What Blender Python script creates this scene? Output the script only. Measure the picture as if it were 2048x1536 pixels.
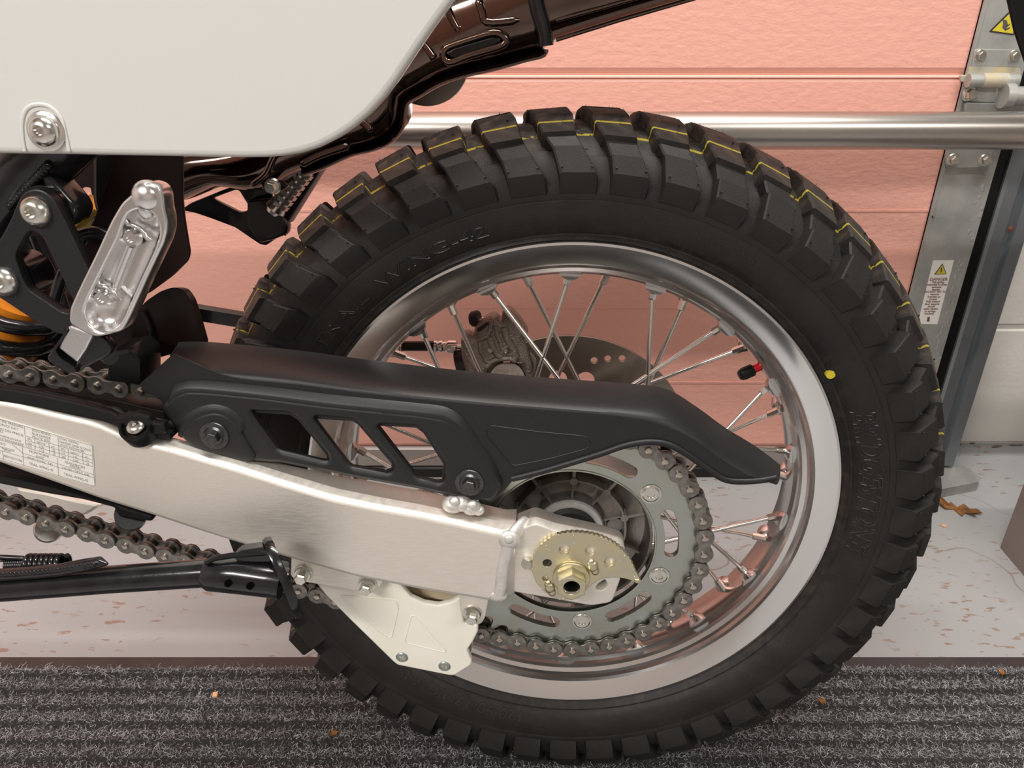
import bpy, math, random
import numpy as np
from mathutils import Vector, Matrix
random.seed(3); rng = np.random.default_rng(5)
PI = math.pi
for o in list(bpy.data.objects): bpy.data.objects.remove(o, do_unlink=True)
SC = bpy.context.scene; COL = SC.collection

# ---------------- camera, world, lights, exposure ----------------
F = 1499.23                                     # focal length in pixels of a 2048 px wide frame
def rotm(p, yw, r):
    cy, sy, cp, sp = math.cos(yw), math.sin(yw), math.cos(p), math.sin(p)
    f = np.array([sy*cp, cy*cp, -sp]); rt = np.array([cy, -sy, 0.]); d = np.cross(f, rt)
    cr, sr = math.cos(r), math.sin(r)
    return np.array([cr*rt+sr*d, -sr*rt+cr*d, f])
CB = np.array([-0.0227, -0.60659, 0.35987]); MB = rotm(0.41038, -0.04942, -0.00466)   # camera in the bike's own frame
MW = rotm(math.radians(27.), 0, 0)                                                  # camera in the room
RB = MW.T @ MB; TB = np.array([0, 0, 0.3334]); CW = RB @ CB + TB
cd = bpy.data.cameras.new('camera'); cam = bpy.data.objects.new('camera', cd); COL.objects.link(cam)
cd.sensor_fit = 'HORIZONTAL'; cd.sensor_width = 36; cd.lens = F/2048*36; cd.clip_start = .01
mw = Matrix.Identity(4)
for i in range(3):
    mw[i][0] = MW[0][i]; mw[i][1] = -MW[1][i]; mw[i][2] = -MW[2][i]; mw[i][3] = CW[i]
cam.matrix_world = mw; SC.camera = cam
W = bpy.data.worlds.new('world'); SC.world = W; W.use_nodes = True
W.node_tree.nodes['Background'].inputs[0].default_value = (1, .97, .93, 1)
W.node_tree.nodes['Background'].inputs[1].default_value = .25
def area(name, loc, sx, sy, power, col=(1, .965, .925), aim=None):
    l = bpy.data.lights.new(name, 'AREA'); l.shape = 'RECTANGLE'; l.size = sx; l.size_y = sy; l.energy = power; l.color = col
    o = bpy.data.objects.new(name, l); COL.objects.link(o); o.location = loc
    if aim is not None: o.rotation_euler = (Vector(aim)-Vector(loc)).to_track_quat('-Z', 'Y').to_euler()
    return o
area('ceiling_lamp', (-1.35, -2.0, 2.3), 1.2, .34, 58, aim=(-.2, 0, .3))
area('ceiling_lamp', (.2, -.20, 2.55), 1.5, .05, 44)
area('ceiling_lamp', (.2, .02, 2.55), 1.5, .25, 9)
area('ceiling_lamp', (1.6, -2.1, 2.5), 1.2, .3, 20, aim=(.3, .2, .2))
SC.view_settings.view_transform = 'Standard'; SC.view_settings.look = 'None'
SC.view_settings.gamma = 1; SC.view_settings.use_curve_mapping = False; SC.view_settings.exposure = -0.1

# ---------------- projection helpers: a photo point to a point at a real depth ----------------
def B(px, py, Y):                               # bike frame, plane Y
    d = np.array([(px-1024)/F, (py-768)/F, 1]) @ MB; t = (Y-CB[1])/d[1]; return CB + t*d
def B2(pts, Y): return [tuple(B(x, y, Y)[[0, 2]]) for x, y in pts]
def WY(px, py, Y):
    d = np.array([(px-1024)/F, (py-768)/F, 1]) @ MW; t = (Y-CW[1])/d[1]; return CW + t*d
def WZ(px, py, Z=0):
    d = np.array([(px-1024)/F, (py-768)/F, 1]) @ MW; t = (Z-CW[2])/d[2]; return CW + t*d
def crop(ox, oy, s, pts): return [(ox+x*s, oy+y*s) for x, y in pts]

# ---------------- materials ----------------
def mat(name, col, rough=.5, metal=0., noise=None, bump=None, coat=0., aniso=0., spec=None, stretch=(1, 1, 1), rvar=0., sss=0., wear=None):
    """noise=(scale, amount, colour2)  bump=(scale, strength)  wear=(scale, threshold, colour)"""
    m = bpy.data.materials.new(name); m.use_nodes = True; nt = m.node_tree; N = nt.nodes; L = nt.links
    p = N['Principled BSDF']; c = (*col, 1)
    p.inputs['Base Color'].default_value = c; p.inputs['Roughness'].default_value = rough; p.inputs['Metallic'].default_value = metal
    p.inputs['Coat Weight'].default_value = coat; p.inputs['Coat Roughness'].default_value = .06
    p.inputs['Anisotropic'].default_value = aniso
    if spec is not None: p.inputs['Specular IOR Level'].default_value = spec
    if sss: p.inputs['Subsurface Weight'].default_value = sss; p.inputs['Subsurface Radius'].default_value = (.01, .008, .005)
    tc = N.new('ShaderNodeTexCoord'); mp = N.new('ShaderNodeMapping'); L.new(tc.outputs['Object'], mp.inputs[0]); mp.inputs['Scale'].default_value = stretch
    last = None
    if noise:
        n = N.new('ShaderNodeTexNoise'); n.inputs['Scale'].default_value = noise[0]; n.inputs['Detail'].default_value = 6; L.new(mp.outputs[0], n.inputs[0])
        r = N.new('ShaderNodeMapRange'); r.inputs[1].default_value = .35; r.inputs[2].default_value = .65; r.inputs[4].default_value = noise[1]; L.new(n.outputs[0], r.inputs[0])
        x = N.new('ShaderNodeMix'); x.data_type = 'RGBA'; x.inputs[6].default_value = c; x.inputs[7].default_value = (*noise[2], 1)
        L.new(r.outputs[0], x.inputs[0]); L.new(x.outputs[2], p.inputs['Base Color']); last = x.outputs[2]
        if rvar:
            r2 = N.new('ShaderNodeMapRange'); r2.inputs[3].default_value = max(rough-rvar, .02); r2.inputs[4].default_value = rough+rvar
            r2.inputs[1].default_value = .3; r2.inputs[2].default_value = .7; L.new(n.outputs[0], r2.inputs[0]); L.new(r2.outputs[0], p.inputs['Roughness'])
    if wear:
        n = N.new('ShaderNodeTexNoise'); n.inputs['Scale'].default_value = wear[0]; n.inputs['Detail'].default_value = 8; n.inputs['Roughness'].default_value = .6; L.new(mp.outputs[0], n.inputs[0])
        r = N.new('ShaderNodeMapRange'); r.inputs[1].default_value = wear[1]; r.inputs[2].default_value = wear[1]+.02; L.new(n.outputs[0], r.inputs[0])
        x = N.new('ShaderNodeMix'); x.data_type = 'RGBA'; x.inputs[6].default_value = c; x.inputs[7].default_value = (*wear[2], 1)
        if last: L.new(last, x.inputs[6])
        L.new(r.outputs[0], x.inputs[0]); L.new(x.outputs[2], p.inputs['Base Color']); last = x.outputs[2]
    if bump:
        n = N.new('ShaderNodeTexNoise'); n.inputs['Scale'].default_value = bump[0]; n.inputs['Detail'].default_value = 4; L.new(mp.outputs[0], n.inputs[0])
        b = N.new('ShaderNodeBump'); b.inputs['Strength'].default_value = bump[1]; b.inputs['Distance'].default_value = .001; L.new(n.outputs[0], b.inputs['Height']); L.new(b.outputs[0], p.inputs['Normal'])
    m['tail'] = 0
    return m
ALU = mat('brushed_aluminium', (.83, .79, .72), .5, .72, noise=(90, .35, (.73, .69, .63)), stretch=(1, 1, 9), bump=(300, .12), rvar=.08)
ALUC = mat('cast_weld', (.80, .78, .75), .5, .75, noise=(200, .5, (.65, .62, .58)), bump=(500, .3))
POL = mat('polished_aluminium', (.74, .74, .74), .20, 1, noise=(9, .3, (.68, .68, .68)), rvar=.03)
POLF = mat('forged_polish', (.84, .83, .83), .24, 1, noise=(40, .5, (.6, .58, .58)), bump=(420, .07), rvar=.08)
CHR = mat('plated_steel', (.72, .70, .66), .2, 1, bump=(300, .05))
ZINC = mat('zinc', (.46, .50, .475), .38, 1, noise=(40, .7, (.46, .465, .40)), bump=(500, .06), rvar=.06)
YZINC = mat('yellow_zinc', (.66, .59, .38), .36, 1, noise=(90, .8, (.60, .58, .48)), bump=(400, .1), rvar=.08)
BOLT = mat('bolt_zinc', (.72, .72, .68), .25, 1, noise=(200, .6, (.55, .52, .42)))
CHAIN = mat('chain_steel', (.27, .255, .235), .32, .78, noise=(150, .7, (.12, .112, .10)), bump=(700, .15), rvar=.08)
CHAINL = mat('chain_pin', (.55, .50, .44), .3, 1, bump=(600, .2))
CHAIND = mat('chain_inner', (.07, .06, .05), .35, .9, noise=(250, .7, (.14, .11, .08)))
RUBL = mat('rubber_letter', (.018, .017, .016), .42)
RUB = mat('rubber', (.0125, .0115, .011), .56, noise=(35, .7, (.021, .019, .0175)), bump=(900, .25), rvar=.07, spec=.32, wear=(160, .74, (.07, .06, .05)))
PLA = mat('black_plastic', (.0125, .0125, .013), .42, noise=(30, .4, (.013, .013, .013)), bump=(2200, .15), spec=.42)
PLA2 = mat('black_plastic_gloss', (.007, .007, .007), .3, bump=(500, .05), spec=.3)
BLK = mat('black_paint', (.006, .006, .007), .2, spec=.35, coat=.3, noise=(70, .5, (.02, .02, .022)), bump=(220, .12))
BLKB = mat('blackened_bolt', (.13, .13, .132), .38, .95, noise=(300, .6, (.05, .05, .05)), bump=(500, .2))
BRK = mat('bracket_paint', (.011, .0115, .013), .42, bump=(900, .2), spec=.4)
DARK = mat('brown_black_sheet', (.010, .006, .0055), .28, noise=(8, .5, (.022, .012, .010)), spec=.2)
EXH = mat('exhaust_steel', (.17, .12, .10), .13, 1, noise=(14, .8, (.09, .065, .055)), rvar=.05, bump=(60, .1))
HUB = mat('hub_casting', (.34, .315, .29), .4, .85, noise=(60, .6, (.22, .20, .19)), bump=(700, .3))
CAL = mat('caliper_casting', (.27, .225, .19), .42, .75, noise=(120, .6, (.19, .155, .13)), bump=(900, .9))
DISC = mat('disc_steel', (.30, .27, .235), .33, 1, noise=(25, .6, (.22, .20, .175)), bump=(300, .05))
WPL = mat('white_panel', (.65, .655, .625), .16, coat=.12, bump=(6, .02))
WNY = mat('white_nylon', (.93, .92, .84), .38, sss=.0, noise=(18, .5, (.84, .81, .66)), bump=(70, .15))
BEI = mat('nylon_inner', (.70, .60, .42), .5)
ORG = mat('orange_spring', (.62, .20, .015), .35)
GOLD = mat('gold_anodised', (.8, .55, .12), .25, 1)
RED = mat('red_anodised', (.6, .02, .03), .3, .6)
YEL = mat('yellow_print', (.62, .53, .03), .6)
STK = mat('sticker', (.80, .78, .73), .4)
INK = mat('ink', (.09, .08, .07), .6)
PIPE = mat('steel_rail', (.52, .49, .455), .3, 1, noise=(12, .5, (.50, .46, .42)), stretch=(.15, 1, 1), bump=(50, .12), rvar=.08)
GALV = mat('galvanised', (.54, .545, .52), .5, .6, noise=(24, 1, (.36, .37, .355)), bump=(80, .12), rvar=.1, wear=(22, .69, (.66, .65, .60)))
GALD = mat('galvanised_dark', (.30, .33, .35), .42, .8, noise=(20, .6, (.22, .24, .26)), rvar=.08)
BLU = mat('rust_stain', (.56, .48, .30), .6, .3, noise=(45, 1, (.47, .46, .42)), bump=(200, .3))
PINK = mat('pink_panel', (.82, .42, .335), .55, noise=(5, .25, (.77, .385, .31)), bump=(160, .9), stretch=(.55, 1, 1), wear=(260, .77, (.62, .25, .19)))
PNKL = mat('pink_lip_highlight', (.88, .62, .52), .5)  # paler than the panels: the seam's bright highlight is put into the colour
SEAL = mat('grey_seal', (.33, .29, .27), .5, .3)
MATE = mat('mat_edge', (.042, .033, .033), .45, noise=(30, .5, (.06, .048, .046)), bump=(200, .2))
HOLE = mat('hole_shade', (.002, .002, .002), .9, spec=0.)  # near-black colour standing in for the shade inside holes
CARP = mat('carpet_base', (.022, .021, .021), .95)
LEAF = mat('dry_leaf', (.30, .13, .03), .7, noise=(90, .8, (.13, .05, .015)), bump=(200, .4))
CHIP = mat('pale_chip', (.72, .42, .22), .7)
BOXM = mat('grey_brown_box', (.20, .165, .15), .55, noise=(9, .5, (.25, .21, .19)))
WALLM = mat('white_block_paint', (.76, .73, .68), .6, noise=(8, .4, (.68, .65, .60)), bump=(90, .8))
PLN2 = mat('painted_wall', (.62, .60, .57), .85)
PLN = mat('plaster', (.30, .29, .27), .85)
# tyre: yellow marker line is print on the rubber at fixed distance from the tyre's middle
def tyre_mat():
    m = RUB.copy(); m.name = 'tyre_rubber'; nt = m.node_tree; N = nt.nodes; L = nt.links; p = N['Principled BSDF']
    src = p.inputs['Base Color'].links[0].from_socket
    tc = N.new('ShaderNodeTexCoord'); sx = N.new('ShaderNodeSeparateXYZ'); L.new(tc.outputs['Object'], sx.inputs[0])
    nz = N.new('ShaderNodeTexNoise'); nz.inputs['Scale'].default_value = 220; nz.inputs['Detail'].default_value = 5; L.new(tc.outputs['Object'], nz.inputs[0])
    a = N.new('ShaderNodeMath'); a.operation = 'ADD'; a.inputs[1].default_value = .0318; L.new(sx.outputs[1], a.inputs[0])
    b = N.new('ShaderNodeMath'); b.operation = 'ABSOLUTE'; L.new(a.outputs[0], b.inputs[0])
    c = N.new('ShaderNodeMath'); c.operation = 'LESS_THAN'; c.inputs[1].default_value = .0011; L.new(b.outputs[0], c.inputs[0])
    g = N.new('ShaderNodeMath'); g.operation = 'GREATER_THAN'; g.inputs[1].default_value = .42; L.new(nz.outputs[0], g.inputs[0])
    h = N.new('ShaderNodeMath'); h.operation = 'MULTIPLY'; L.new(c.outputs[0], h.inputs[0]); L.new(g.outputs[0], h.inputs[1])
    h2 = N.new('ShaderNodeMath'); h2.operation = 'MULTIPLY'; h2.inputs[1].default_value = .85; L.new(h.outputs[0], h2.inputs[0])
    # dusty, scuffed crown: brownish dirt towards the tread middle
    d1 = N.new('ShaderNodeMapRange'); d1.inputs[1].default_value = -.056; d1.inputs[2].default_value = -.02; L.new(sx.outputs[1], d1.inputs[0])
    n2 = N.new('ShaderNodeTexNoise'); n2.inputs['Scale'].default_value = 110; n2.inputs['Detail'].default_value = 8; L.new(tc.outputs['Object'], n2.inputs[0])
    r2 = N.new('ShaderNodeMapRange'); r2.inputs[1].default_value = .47; r2.inputs[2].default_value = .72; L.new(n2.outputs[0], r2.inputs[0])
    m2 = N.new('ShaderNodeMath'); m2.operation = 'MULTIPLY'; L.new(d1.outputs[0], m2.inputs[0]); L.new(r2.outputs[0], m2.inputs[1])
    xd = N.new('ShaderNodeMix'); xd.data_type = 'RGBA'; xd.inputs[7].default_value = (.075, .055, .036, 1); L.new(m2.outputs[0], xd.inputs[0]); L.new(src, xd.inputs[6])
    x = N.new('ShaderNodeMix'); x.data_type = 'RGBA'; x.inputs[7].default_value = (.34, .27, .02, 1); L.new(h2.outputs[0], x.inputs[0]); L.new(xd.outputs[2], x.inputs[6])
    L.new(x.outputs[2], p.inputs['Base Color']); return m
TYR = tyre_mat()
def floor_mat():
    m = mat('painted_concrete', (.385, .392, .395), .4, noise=(3.5, .6, (.33, .33, .33)), bump=(40, .15), rvar=.08)
    nt = m.node_tree; N = nt.nodes; L = nt.links; p = N['Principled BSDF']; src = p.inputs['Base Color'].links[0].from_socket
    tc = N.new('ShaderNodeTexCoord')
    mp = N.new('ShaderNodeMapping'); mp.inputs['Rotation'].default_value = (0, 0, .5); mp.inputs['Scale'].default_value = (1, 2.6, 1); L.new(tc.outputs['Object'], mp.inputs[0])
    n = N.new('ShaderNodeTexNoise'); n.inputs['Scale'].default_value = 42; n.inputs['Detail'].default_value = 7; n.inputs['Roughness'].default_value = .55; L.new(mp.outputs[0], n.inputs[0])
    big = N.new('ShaderNodeTexNoise'); big.inputs['Scale'].default_value = 6; L.new(tc.outputs['Object'], big.inputs[0])
    r = N.new('ShaderNodeMapRange'); r.inputs[1].default_value = .60; r.inputs[2].default_value = .63; L.new(n.outputs[0], r.inputs[0])
    rb = N.new('ShaderNodeMapRange'); rb.inputs[1].default_value = .42; rb.inputs[2].default_value = .55; L.new(big.outputs[0], rb.inputs[0])
    mu = N.new('ShaderNodeMath'); mu.operation = 'MULTIPLY'; L.new(r.outputs[0], mu.inputs[0]); L.new(rb.outputs[0], mu.inputs[1])
    m3 = N.new('ShaderNodeMath'); m3.operation = 'MULTIPLY'; m3.inputs[1].default_value = .8; L.new(mu.outputs[0], m3.inputs[0])
    x = N.new('ShaderNodeMix'); x.data_type = 'RGBA'; x.inputs[7].default_value = (.27, .16, .10, 1); L.new(m3.outputs[0], x.inputs[0]); L.new(src, x.inputs[6])
    v = N.new('ShaderNodeTexVoronoi'); v.feature = 'DISTANCE_TO_EDGE'; v.inputs['Scale'].default_value = 1.7
    nn = N.new('ShaderNodeTexNoise'); nn.inputs['Scale'].default_value = 8; L.new(tc.outputs['Object'], nn.inputs[0])
    mx = N.new('ShaderNodeMix'); mx.data_type = 'RGBA'; mx.inputs[0].default_value = .12; L.new(tc.outputs['Object'], mx.inputs[6]); L.new(nn.outputs[1], mx.inputs[7]); L.new(mx.outputs[2], v.inputs[0])
    lt = N.new('ShaderNodeMath'); lt.operation = 'LESS_THAN'; lt.inputs[1].default_value = .0016; L.new(v.outputs['Distance'], lt.inputs[0])
    l2 = N.new('ShaderNodeMath'); l2.operation = 'MULTIPLY'; l2.inputs[1].default_value = .6; L.new(lt.outputs[0], l2.inputs[0])
    y = N.new('ShaderNodeMix'); y.data_type = 'RGBA'; y.inputs[7].default_value = (.22, .17, .13, 1); L.new(l2.outputs[0], y.inputs[0]); L.new(x.outputs[2], y.inputs[6])
    L.new(y.outputs[2], p.inputs['Base Color']); return m
FLOOR = floor_mat()
def fibre_mat():
    m = bpy.data.materials.new('carpet_fibre'); m.use_nodes = True; N = m.node_tree.nodes; L = m.node_tree.links; p = N['Principled BSDF']
    g = N.new('ShaderNodeNewGeometry'); r = N.new('ShaderNodeValToRGB'); L.new(g.outputs['Random Per Island'], r.inputs[0])
    e = r.color_ramp.elements; e[0].color = (.05, .048, .05, 1); e[1].color = (.60, .61, .63, 1)
    e2 = r.color_ramp.elements.new(.45); e2.color = (.15, .15, .155, 1); e3 = r.color_ramp.elements.new(.8); e3.color = (.34, .345, .355, 1)
    L.new(r.outputs[0], p.inputs['Base Color']); p.inputs['Roughness'].default_value = .75; return m
FIB = fibre_mat()

# ---------------- mesh building ----------------
class G:
    def __init__(s): s.v = []; s.f = []; s.m = []
    def add(s, v, f, mi=0, M=None):
        o = len(s.v)
        if M is not None: v = [tuple(M @ Vector(p)) for p in v]
        s.v += [tuple(float(c) for c in p) for p in v]; s.f += [tuple(o+i for i in q) for q in f]; s.m += [mi]*len(f); return s
    def box(s, a, b, mi=0, M=None, bev=0.):
        (x0, y0, z0), (x1, y1, z1) = a, b
        x0, x1 = min(x0, x1), max(x0, x1); y0, y1 = min(y0, y1), max(y0, y1); z0, z1 = min(z0, z1), max(z0, z1)
        if bev > 0:
            bev = min(bev, (x1-x0)*.45, (y1-y0)*.45, (z1-z0)*.45)
            rows = []
            for z, i in ((z0, bev), (z0+bev, 0), (z1-bev, 0), (z1, bev)):
                X0, X1, Y0, Y1 = x0+i, x1-i, y0+i, y1-i; c = bev*.6
                rows.append([(X0+c, Y0, z), (X1-c, Y0, z), (X1, Y0+c, z), (X1, Y1-c, z), (X1-c, Y1, z), (X0+c, Y1, z), (X0, Y1-c, z), (X0, Y0+c, z)])
            return s.loft(rows, True, True, mi, M)
        v = [(x, y, z) for z in (z0, z1) for x, y in ((x0, y0), (x1, y0), (x1, y1), (x0, y1))]
        return s.add(v, [(3, 2, 1, 0), (4, 5, 6, 7), (0, 1, 5, 4), (1, 2, 6, 5), (2, 3, 7, 6), (3, 0, 4, 7)], mi, M)
    def loft(s, rows, closed=True, caps=True, mi=0, M=None):
        n = len(rows[0]); v = [p for r in rows for p in r]; f = []
        for i in range(len(rows)-1):
            for j in range(n if closed else n-1):
                k = (j+1) % n; f.append((i*n+j, i*n+k, (i+1)*n+k, (i+1)*n+j))
        if caps and closed: f.append(tuple(reversed(range(n)))); f.append(tuple((len(rows)-1)*n+j for j in range(n)))
        return s.add(v, f, mi, M)
    def cyl(s, p, q, r, r2=None, n=20, mi=0, prof=None):
        """solid between p and q; prof = [(t, radius)]"""
        p = Vector(p); q = Vector(q); d = (q-p); L = d.length; d.normalize(); u = d.orthogonal().normalized(); w = d.cross(u)
        prof = prof or [(0, r), (1, r if r2 is None else r2)]
        rows = [[tuple(p+d*(L*t)+(u*math.cos(2*PI*k/n)+w*math.sin(2*PI*k/n))*rr) for k in range(n)] for t, rr in prof]
        return s.loft(rows, True, True, mi)
    def tube(s, pts, r, n=12, mi=0, caps=True, flat=1.):
        P = [Vector(p) for p in pts]; R = r if isinstance(r, (list, tuple)) else [r]*len(P); rows = []; u = None
        for i, p in enumerate(P):
            t = (P[min(i+1, len(P)-1)]-P[max(i-1, 0)]).normalized()
            if u is None: u = t.orthogonal() if abs(t.y) > .9 else Vector((0, 1, 0))
            u = (u-t*u.dot(t)).normalized(); w = t.cross(u)
            rows.append([tuple(p+(u*math.cos(2*PI*k/n)*flat+w*math.sin(2*PI*k/n))*R[i]) for k in range(n)])
        return s.loft(rows, True, caps, mi)
    def lathe(s, prof, n=96, closed=False, mi=0, c=(0, 0)):
        """profile (radius, Y) revolved about the wheel axis"""
        rows = [[(c[0]+r*math.cos(2*PI*k/n), y, c[1]+r*math.sin(2*PI*k/n)) for k in range(n)] for r, y in prof]
        if closed: rows.append(rows[0])
        return s.loft(rows, True, False, mi)
    def sphere(s, c, r, n=12, mi=0, sc=(1, 1, 1), M=None):
        rows = []
        for i in range(1, n):
            a = PI*i/n; rows.append([(c[0]+r*sc[0]*math.sin(a)*math.cos(2*PI*k/(2*n)), c[1]+r*sc[1]*math.sin(a)*math.sin(2*PI*k/(2*n)), c[2]+r*sc[2]*math.cos(a)) for k in range(2*n)])
        return s.loft(list(reversed(rows)), True, True, mi, M)
    def plate(s, outer, y0, y1, holes=(), bev=.0, mi=0, M=None, seg=1):
        """outline (x, z), solid from y0 (near face) to y1"""
        cu = bpy.data.curves.new('c', 'CURVE'); cu.dimensions = '2D'; cu.fill_mode = 'BOTH'
        t = abs(y1-y0); bev = min(bev, t*.49); cu.extrude = t/2-bev; cu.bevel_depth = bev; cu.bevel_resolution = seg; cu.offset = -bev
        for L in [outer]+list(holes):
            sp = cu.splines.new('POLY'); sp.points.add(len(L)-1); sp.use_cyclic_u = True
            for k, (x, z) in enumerate(L): sp.points[k].co = (x, z, 0, 1)
        ob = bpy.data.objects.new('c', cu); me = bpy.data.meshes.new_from_object(ob)
        v = [(q.co.x, (y0+y1)/2-q.co.z, q.co.y) for q in me.vertices]; f = [tuple(p.vertices) for p in me.polygons]
        bpy.data.objects.remove(ob); bpy.data.curves.remove(cu); bpy.data.meshes.remove(me)
        return s.add(v, f, mi, M)
    def obj(s, name, mats, parent=None, smooth=35, label=None, flat=True):
        me = bpy.data.meshes.new(name); me.from_pydata(s.v, [], s.f); me.validate()
        if not isinstance(mats, (list, tuple)): mats = [mats]
        for m in mats: me.materials.append(m)
        if len(mats) > 1 and len(me.polygons) == len(s.m): me.polygons.foreach_set('material_index', s.m)
        import bmesh
        bm = bmesh.new(); bm.from_mesh(me); bmesh.ops.remove_doubles(bm, verts=bm.verts, dist=2e-6); bmesh.ops.recalc_face_normals(bm, faces=bm.faces); bm.to_mesh(me); bm.free()
        if smooth:
            me.shade_smooth(); me.set_sharp_from_angle(angle=math.radians(smooth))
            if flat:
                cap = [abs(p.normal.y) > .9995 for p in me.polygons]; el = {}
                for p in me.polygons:
                    for k in p.edge_keys: el.setdefault(k, []).append(cap[p.index])
                sh = me.attributes.get('sharp_edge') or me.attributes.new('sharp_edge', 'BOOLEAN', 'EDGE')
                for e in me.edges:
                    c_ = el.get(e.key, ())
                    if len(c_) == 2 and c_[0] != c_[1]: sh.data[e.index].value = True
        o = bpy.data.objects.new(name, me); COL.objects.link(o); o.parent = parent
        if label: o['label'] = label
        return o
def circ(cx, cz, r, n=24, a0=0): return [(cx+r*math.cos(a0+2*PI*k/n), cz+r*math.sin(a0+2*PI*k/n)) for k in range(n)]
def rp(pts, r=.002, n=3):
    """round the corners of a closed outline"""
    out = []; N = len(pts)
    for i in range(N):
        p = np.array(pts[i]); a = np.array(pts[i-1]); b = np.array(pts[(i+1) % N]); la = np.linalg.norm(a-p); lb = np.linalg.norm(b-p)
        if la < 1e-9 or lb < 1e-9: continue
        rr = r[i] if isinstance(r, (list, tuple)) else r; d = min(rr, la*.45, lb*.45); s = p+(a-p)/la*d; e = p+(b-p)/lb*d
        for k in range(n+1): t = k/n; out.append(tuple((1-t)**2*s+2*t*(1-t)*p+t*t*e))
    return out
def dup(o, parent=None, name=None):
    c = o.copy(); COL.objects.link(c)
    if parent is not None: c.parent = parent
    return c
def empty(name, parent=None, loc=(0, 0, 0)):
    o = bpy.data.objects.new(name, None); COL.objects.link(o); o.parent = parent; o.location = loc; o.empty_display_size = .05; return o
def tag(o, label, cat, group=None):
    o['label'] = label; o['category'] = cat
    if group: o['group'] = group
    return o
def struct(o): o['kind'] = 'structure'; return o
def text(s, size, ext=.0002, shear=0., space=1., off=0., align='LEFT'):
    cu = bpy.data.curves.new('t', 'FONT'); cu.body = s; cu.size = size; cu.extrude = ext; cu.shear = shear; cu.space_character = space; cu.offset = off
    cu.align_x = align; cu.resolution_u = 3
    ob = bpy.data.objects.new('t', cu); me = bpy.data.meshes.new_from_object(ob)
    v = [tuple(q.co) for q in me.vertices]; f = [tuple(p.vertices) for p in me.polygons]
    bpy.data.objects.remove(ob); bpy.data.curves.remove(cu); bpy.data.meshes.remove(me); return v, f
def roty(a): return Matrix.Rotation(-a, 4, 'Y')          # turns +X towards +Z by a
def hexbolt(c, ax, r, h, flange=True, washer=None, mats=0):
    """hex head flange bolt at c pointing along ax"""
    g = G(); c = Vector(c); ax = Vector(ax).normalized()
    if washer: g.cyl(c-ax*.001, c+ax*.0012, washer, n=32, prof=[(0, washer), (.7, washer), (1, washer*.97)])
    b = c+ax*(.0012 if washer else 0)
    if flange: g.cyl(b, b+ax*.0018, r*1.45, r*1.25, n=24)
    g.cyl(b+ax*.0012, b+ax*(h), r, n=6, prof=[(0, r), (.86, r), (1, r*.88)])
    return g
def buttonbolt(c, ax, r, h, sock=.38):
    g = G(); c = Vector(c); ax = Vector(ax).normalized(); n = 24
    g.cyl(c, c+ax*h, r, n=n, prof=[(0, r), (.25, r), (.55, r*.9), (.85, r*.68), (1, r*.5), (1.0, r*sock), (.55, r*sock*.9), (.55, .0001)])
    return g
# =====================================================================
#  ROOM
# =====================================================================
YD = .503
G().box((-2.6, -3.2, -.1), (2.6, YD+.35, 0)).obj('floor', FLOOR); fl = bpy.data.objects['floor']; struct(fl)
struct(G().box((-2.6, -3.2, 2.62), (2.6, .8, 2.7)).obj('ceiling', PLN))
struct(G().box((-2.7, -3.2, 0), (-2.6, .8, 2.7)).obj('wall_left', PLN2))
struct(G().box((2.6, -3.2, 0), (2.7, .8, 2.7)).obj('wall_right', PLN))
struct(G().box((-2.6, -3.3, 0), (2.6, -3.2, 2.7)).obj('wall_front', PLN2))
# white painted block wall beside the door: mortar core with proud blocks
wb = struct(G().box((.70, .608, 0), (2.6, .72, 2.62)).obj('wall_back', WALLM))
zj = float(WY(2010, 655, .603)[2])
def blockmesh(w, h):
    return G().box((0, 0, 0), (w, .012, h), bev=.004).obj('block', WALLM, wb)
hb = zj; rows = []
z = zj-2*hb
first = {}
for r in range(-2, 4):
    z0 = max(zj+r*hb+.004, .002); z1 = zj+(r+1)*hb-.004
    if z1 < .03: continue
    x = .702-(.22 if r % 2 else .0)
    while x < 1.7:
        xa = max(x, .702); xb = x+.436
        o = G().box((0, 0, 0), (xb-xa, .012, z1-z0), bev=.003).obj('block', WALLM, wb); o.location = (xa, .603, z0); x += .44
# crumbly dark line of dirt where wall meets floor
g = G()
for k in range(40):
    x = .74+k*.022+random.uniform(-.01, .01); g.sphere((x, .594+random.uniform(-.012, .012), .001), random.uniform(.0015, .0045), 4, sc=(2.2, .7, .35))
o = g.obj('floor_dirt', mat('dirt', (.17, .13, .10), .9)); o['kind'] = 'stuff'
# ---- sectional door
door = struct(G().box((-2.4, YD+.004, .03), (.62, YD+.04, 2.3)).obj('door_1', PINK))
zs = float(WY(1400, 149, YD)[2]); zb = float(WY(1024, 893, YD)[2])
for (a, b) in ((zb, zs-.0005), (zs+.0025, zs+.55), (zs+.555, zs+1.1)):
    g = G(); rows = []
    for y, z in ((YD+.01, a), (YD+.003, a), (YD, a+.006), (YD-.0, b-.008), (YD+.004, b-.001), (YD+.01, b)): rows.append([(-2.4, y, z), (.556, y, z)])
    g.loft(rows, False, False)
    # shallow pressed ribs
    for zz in (a+.12, a+.25, a+.40):
        if zz < b-.03: g.box((-2.4, YD-.0007, zz), (.5535, YD+.002, zz+.0035))
    g.obj('door_panel', PINK, door)
G().box((-2.4, YD-.0008, zs-.0045), (.5535, YD+.006, zs-.0012), bev=.0008).obj('panel_lip', PNKL, door)
G().box((-2.4, YD-.006, float(WY(1024, 930, YD)[2])), (.62, YD+.02, zb), bev=.003).obj('bottom_rail', SEAL, door, label='dull grey metal bottom rail')
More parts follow.
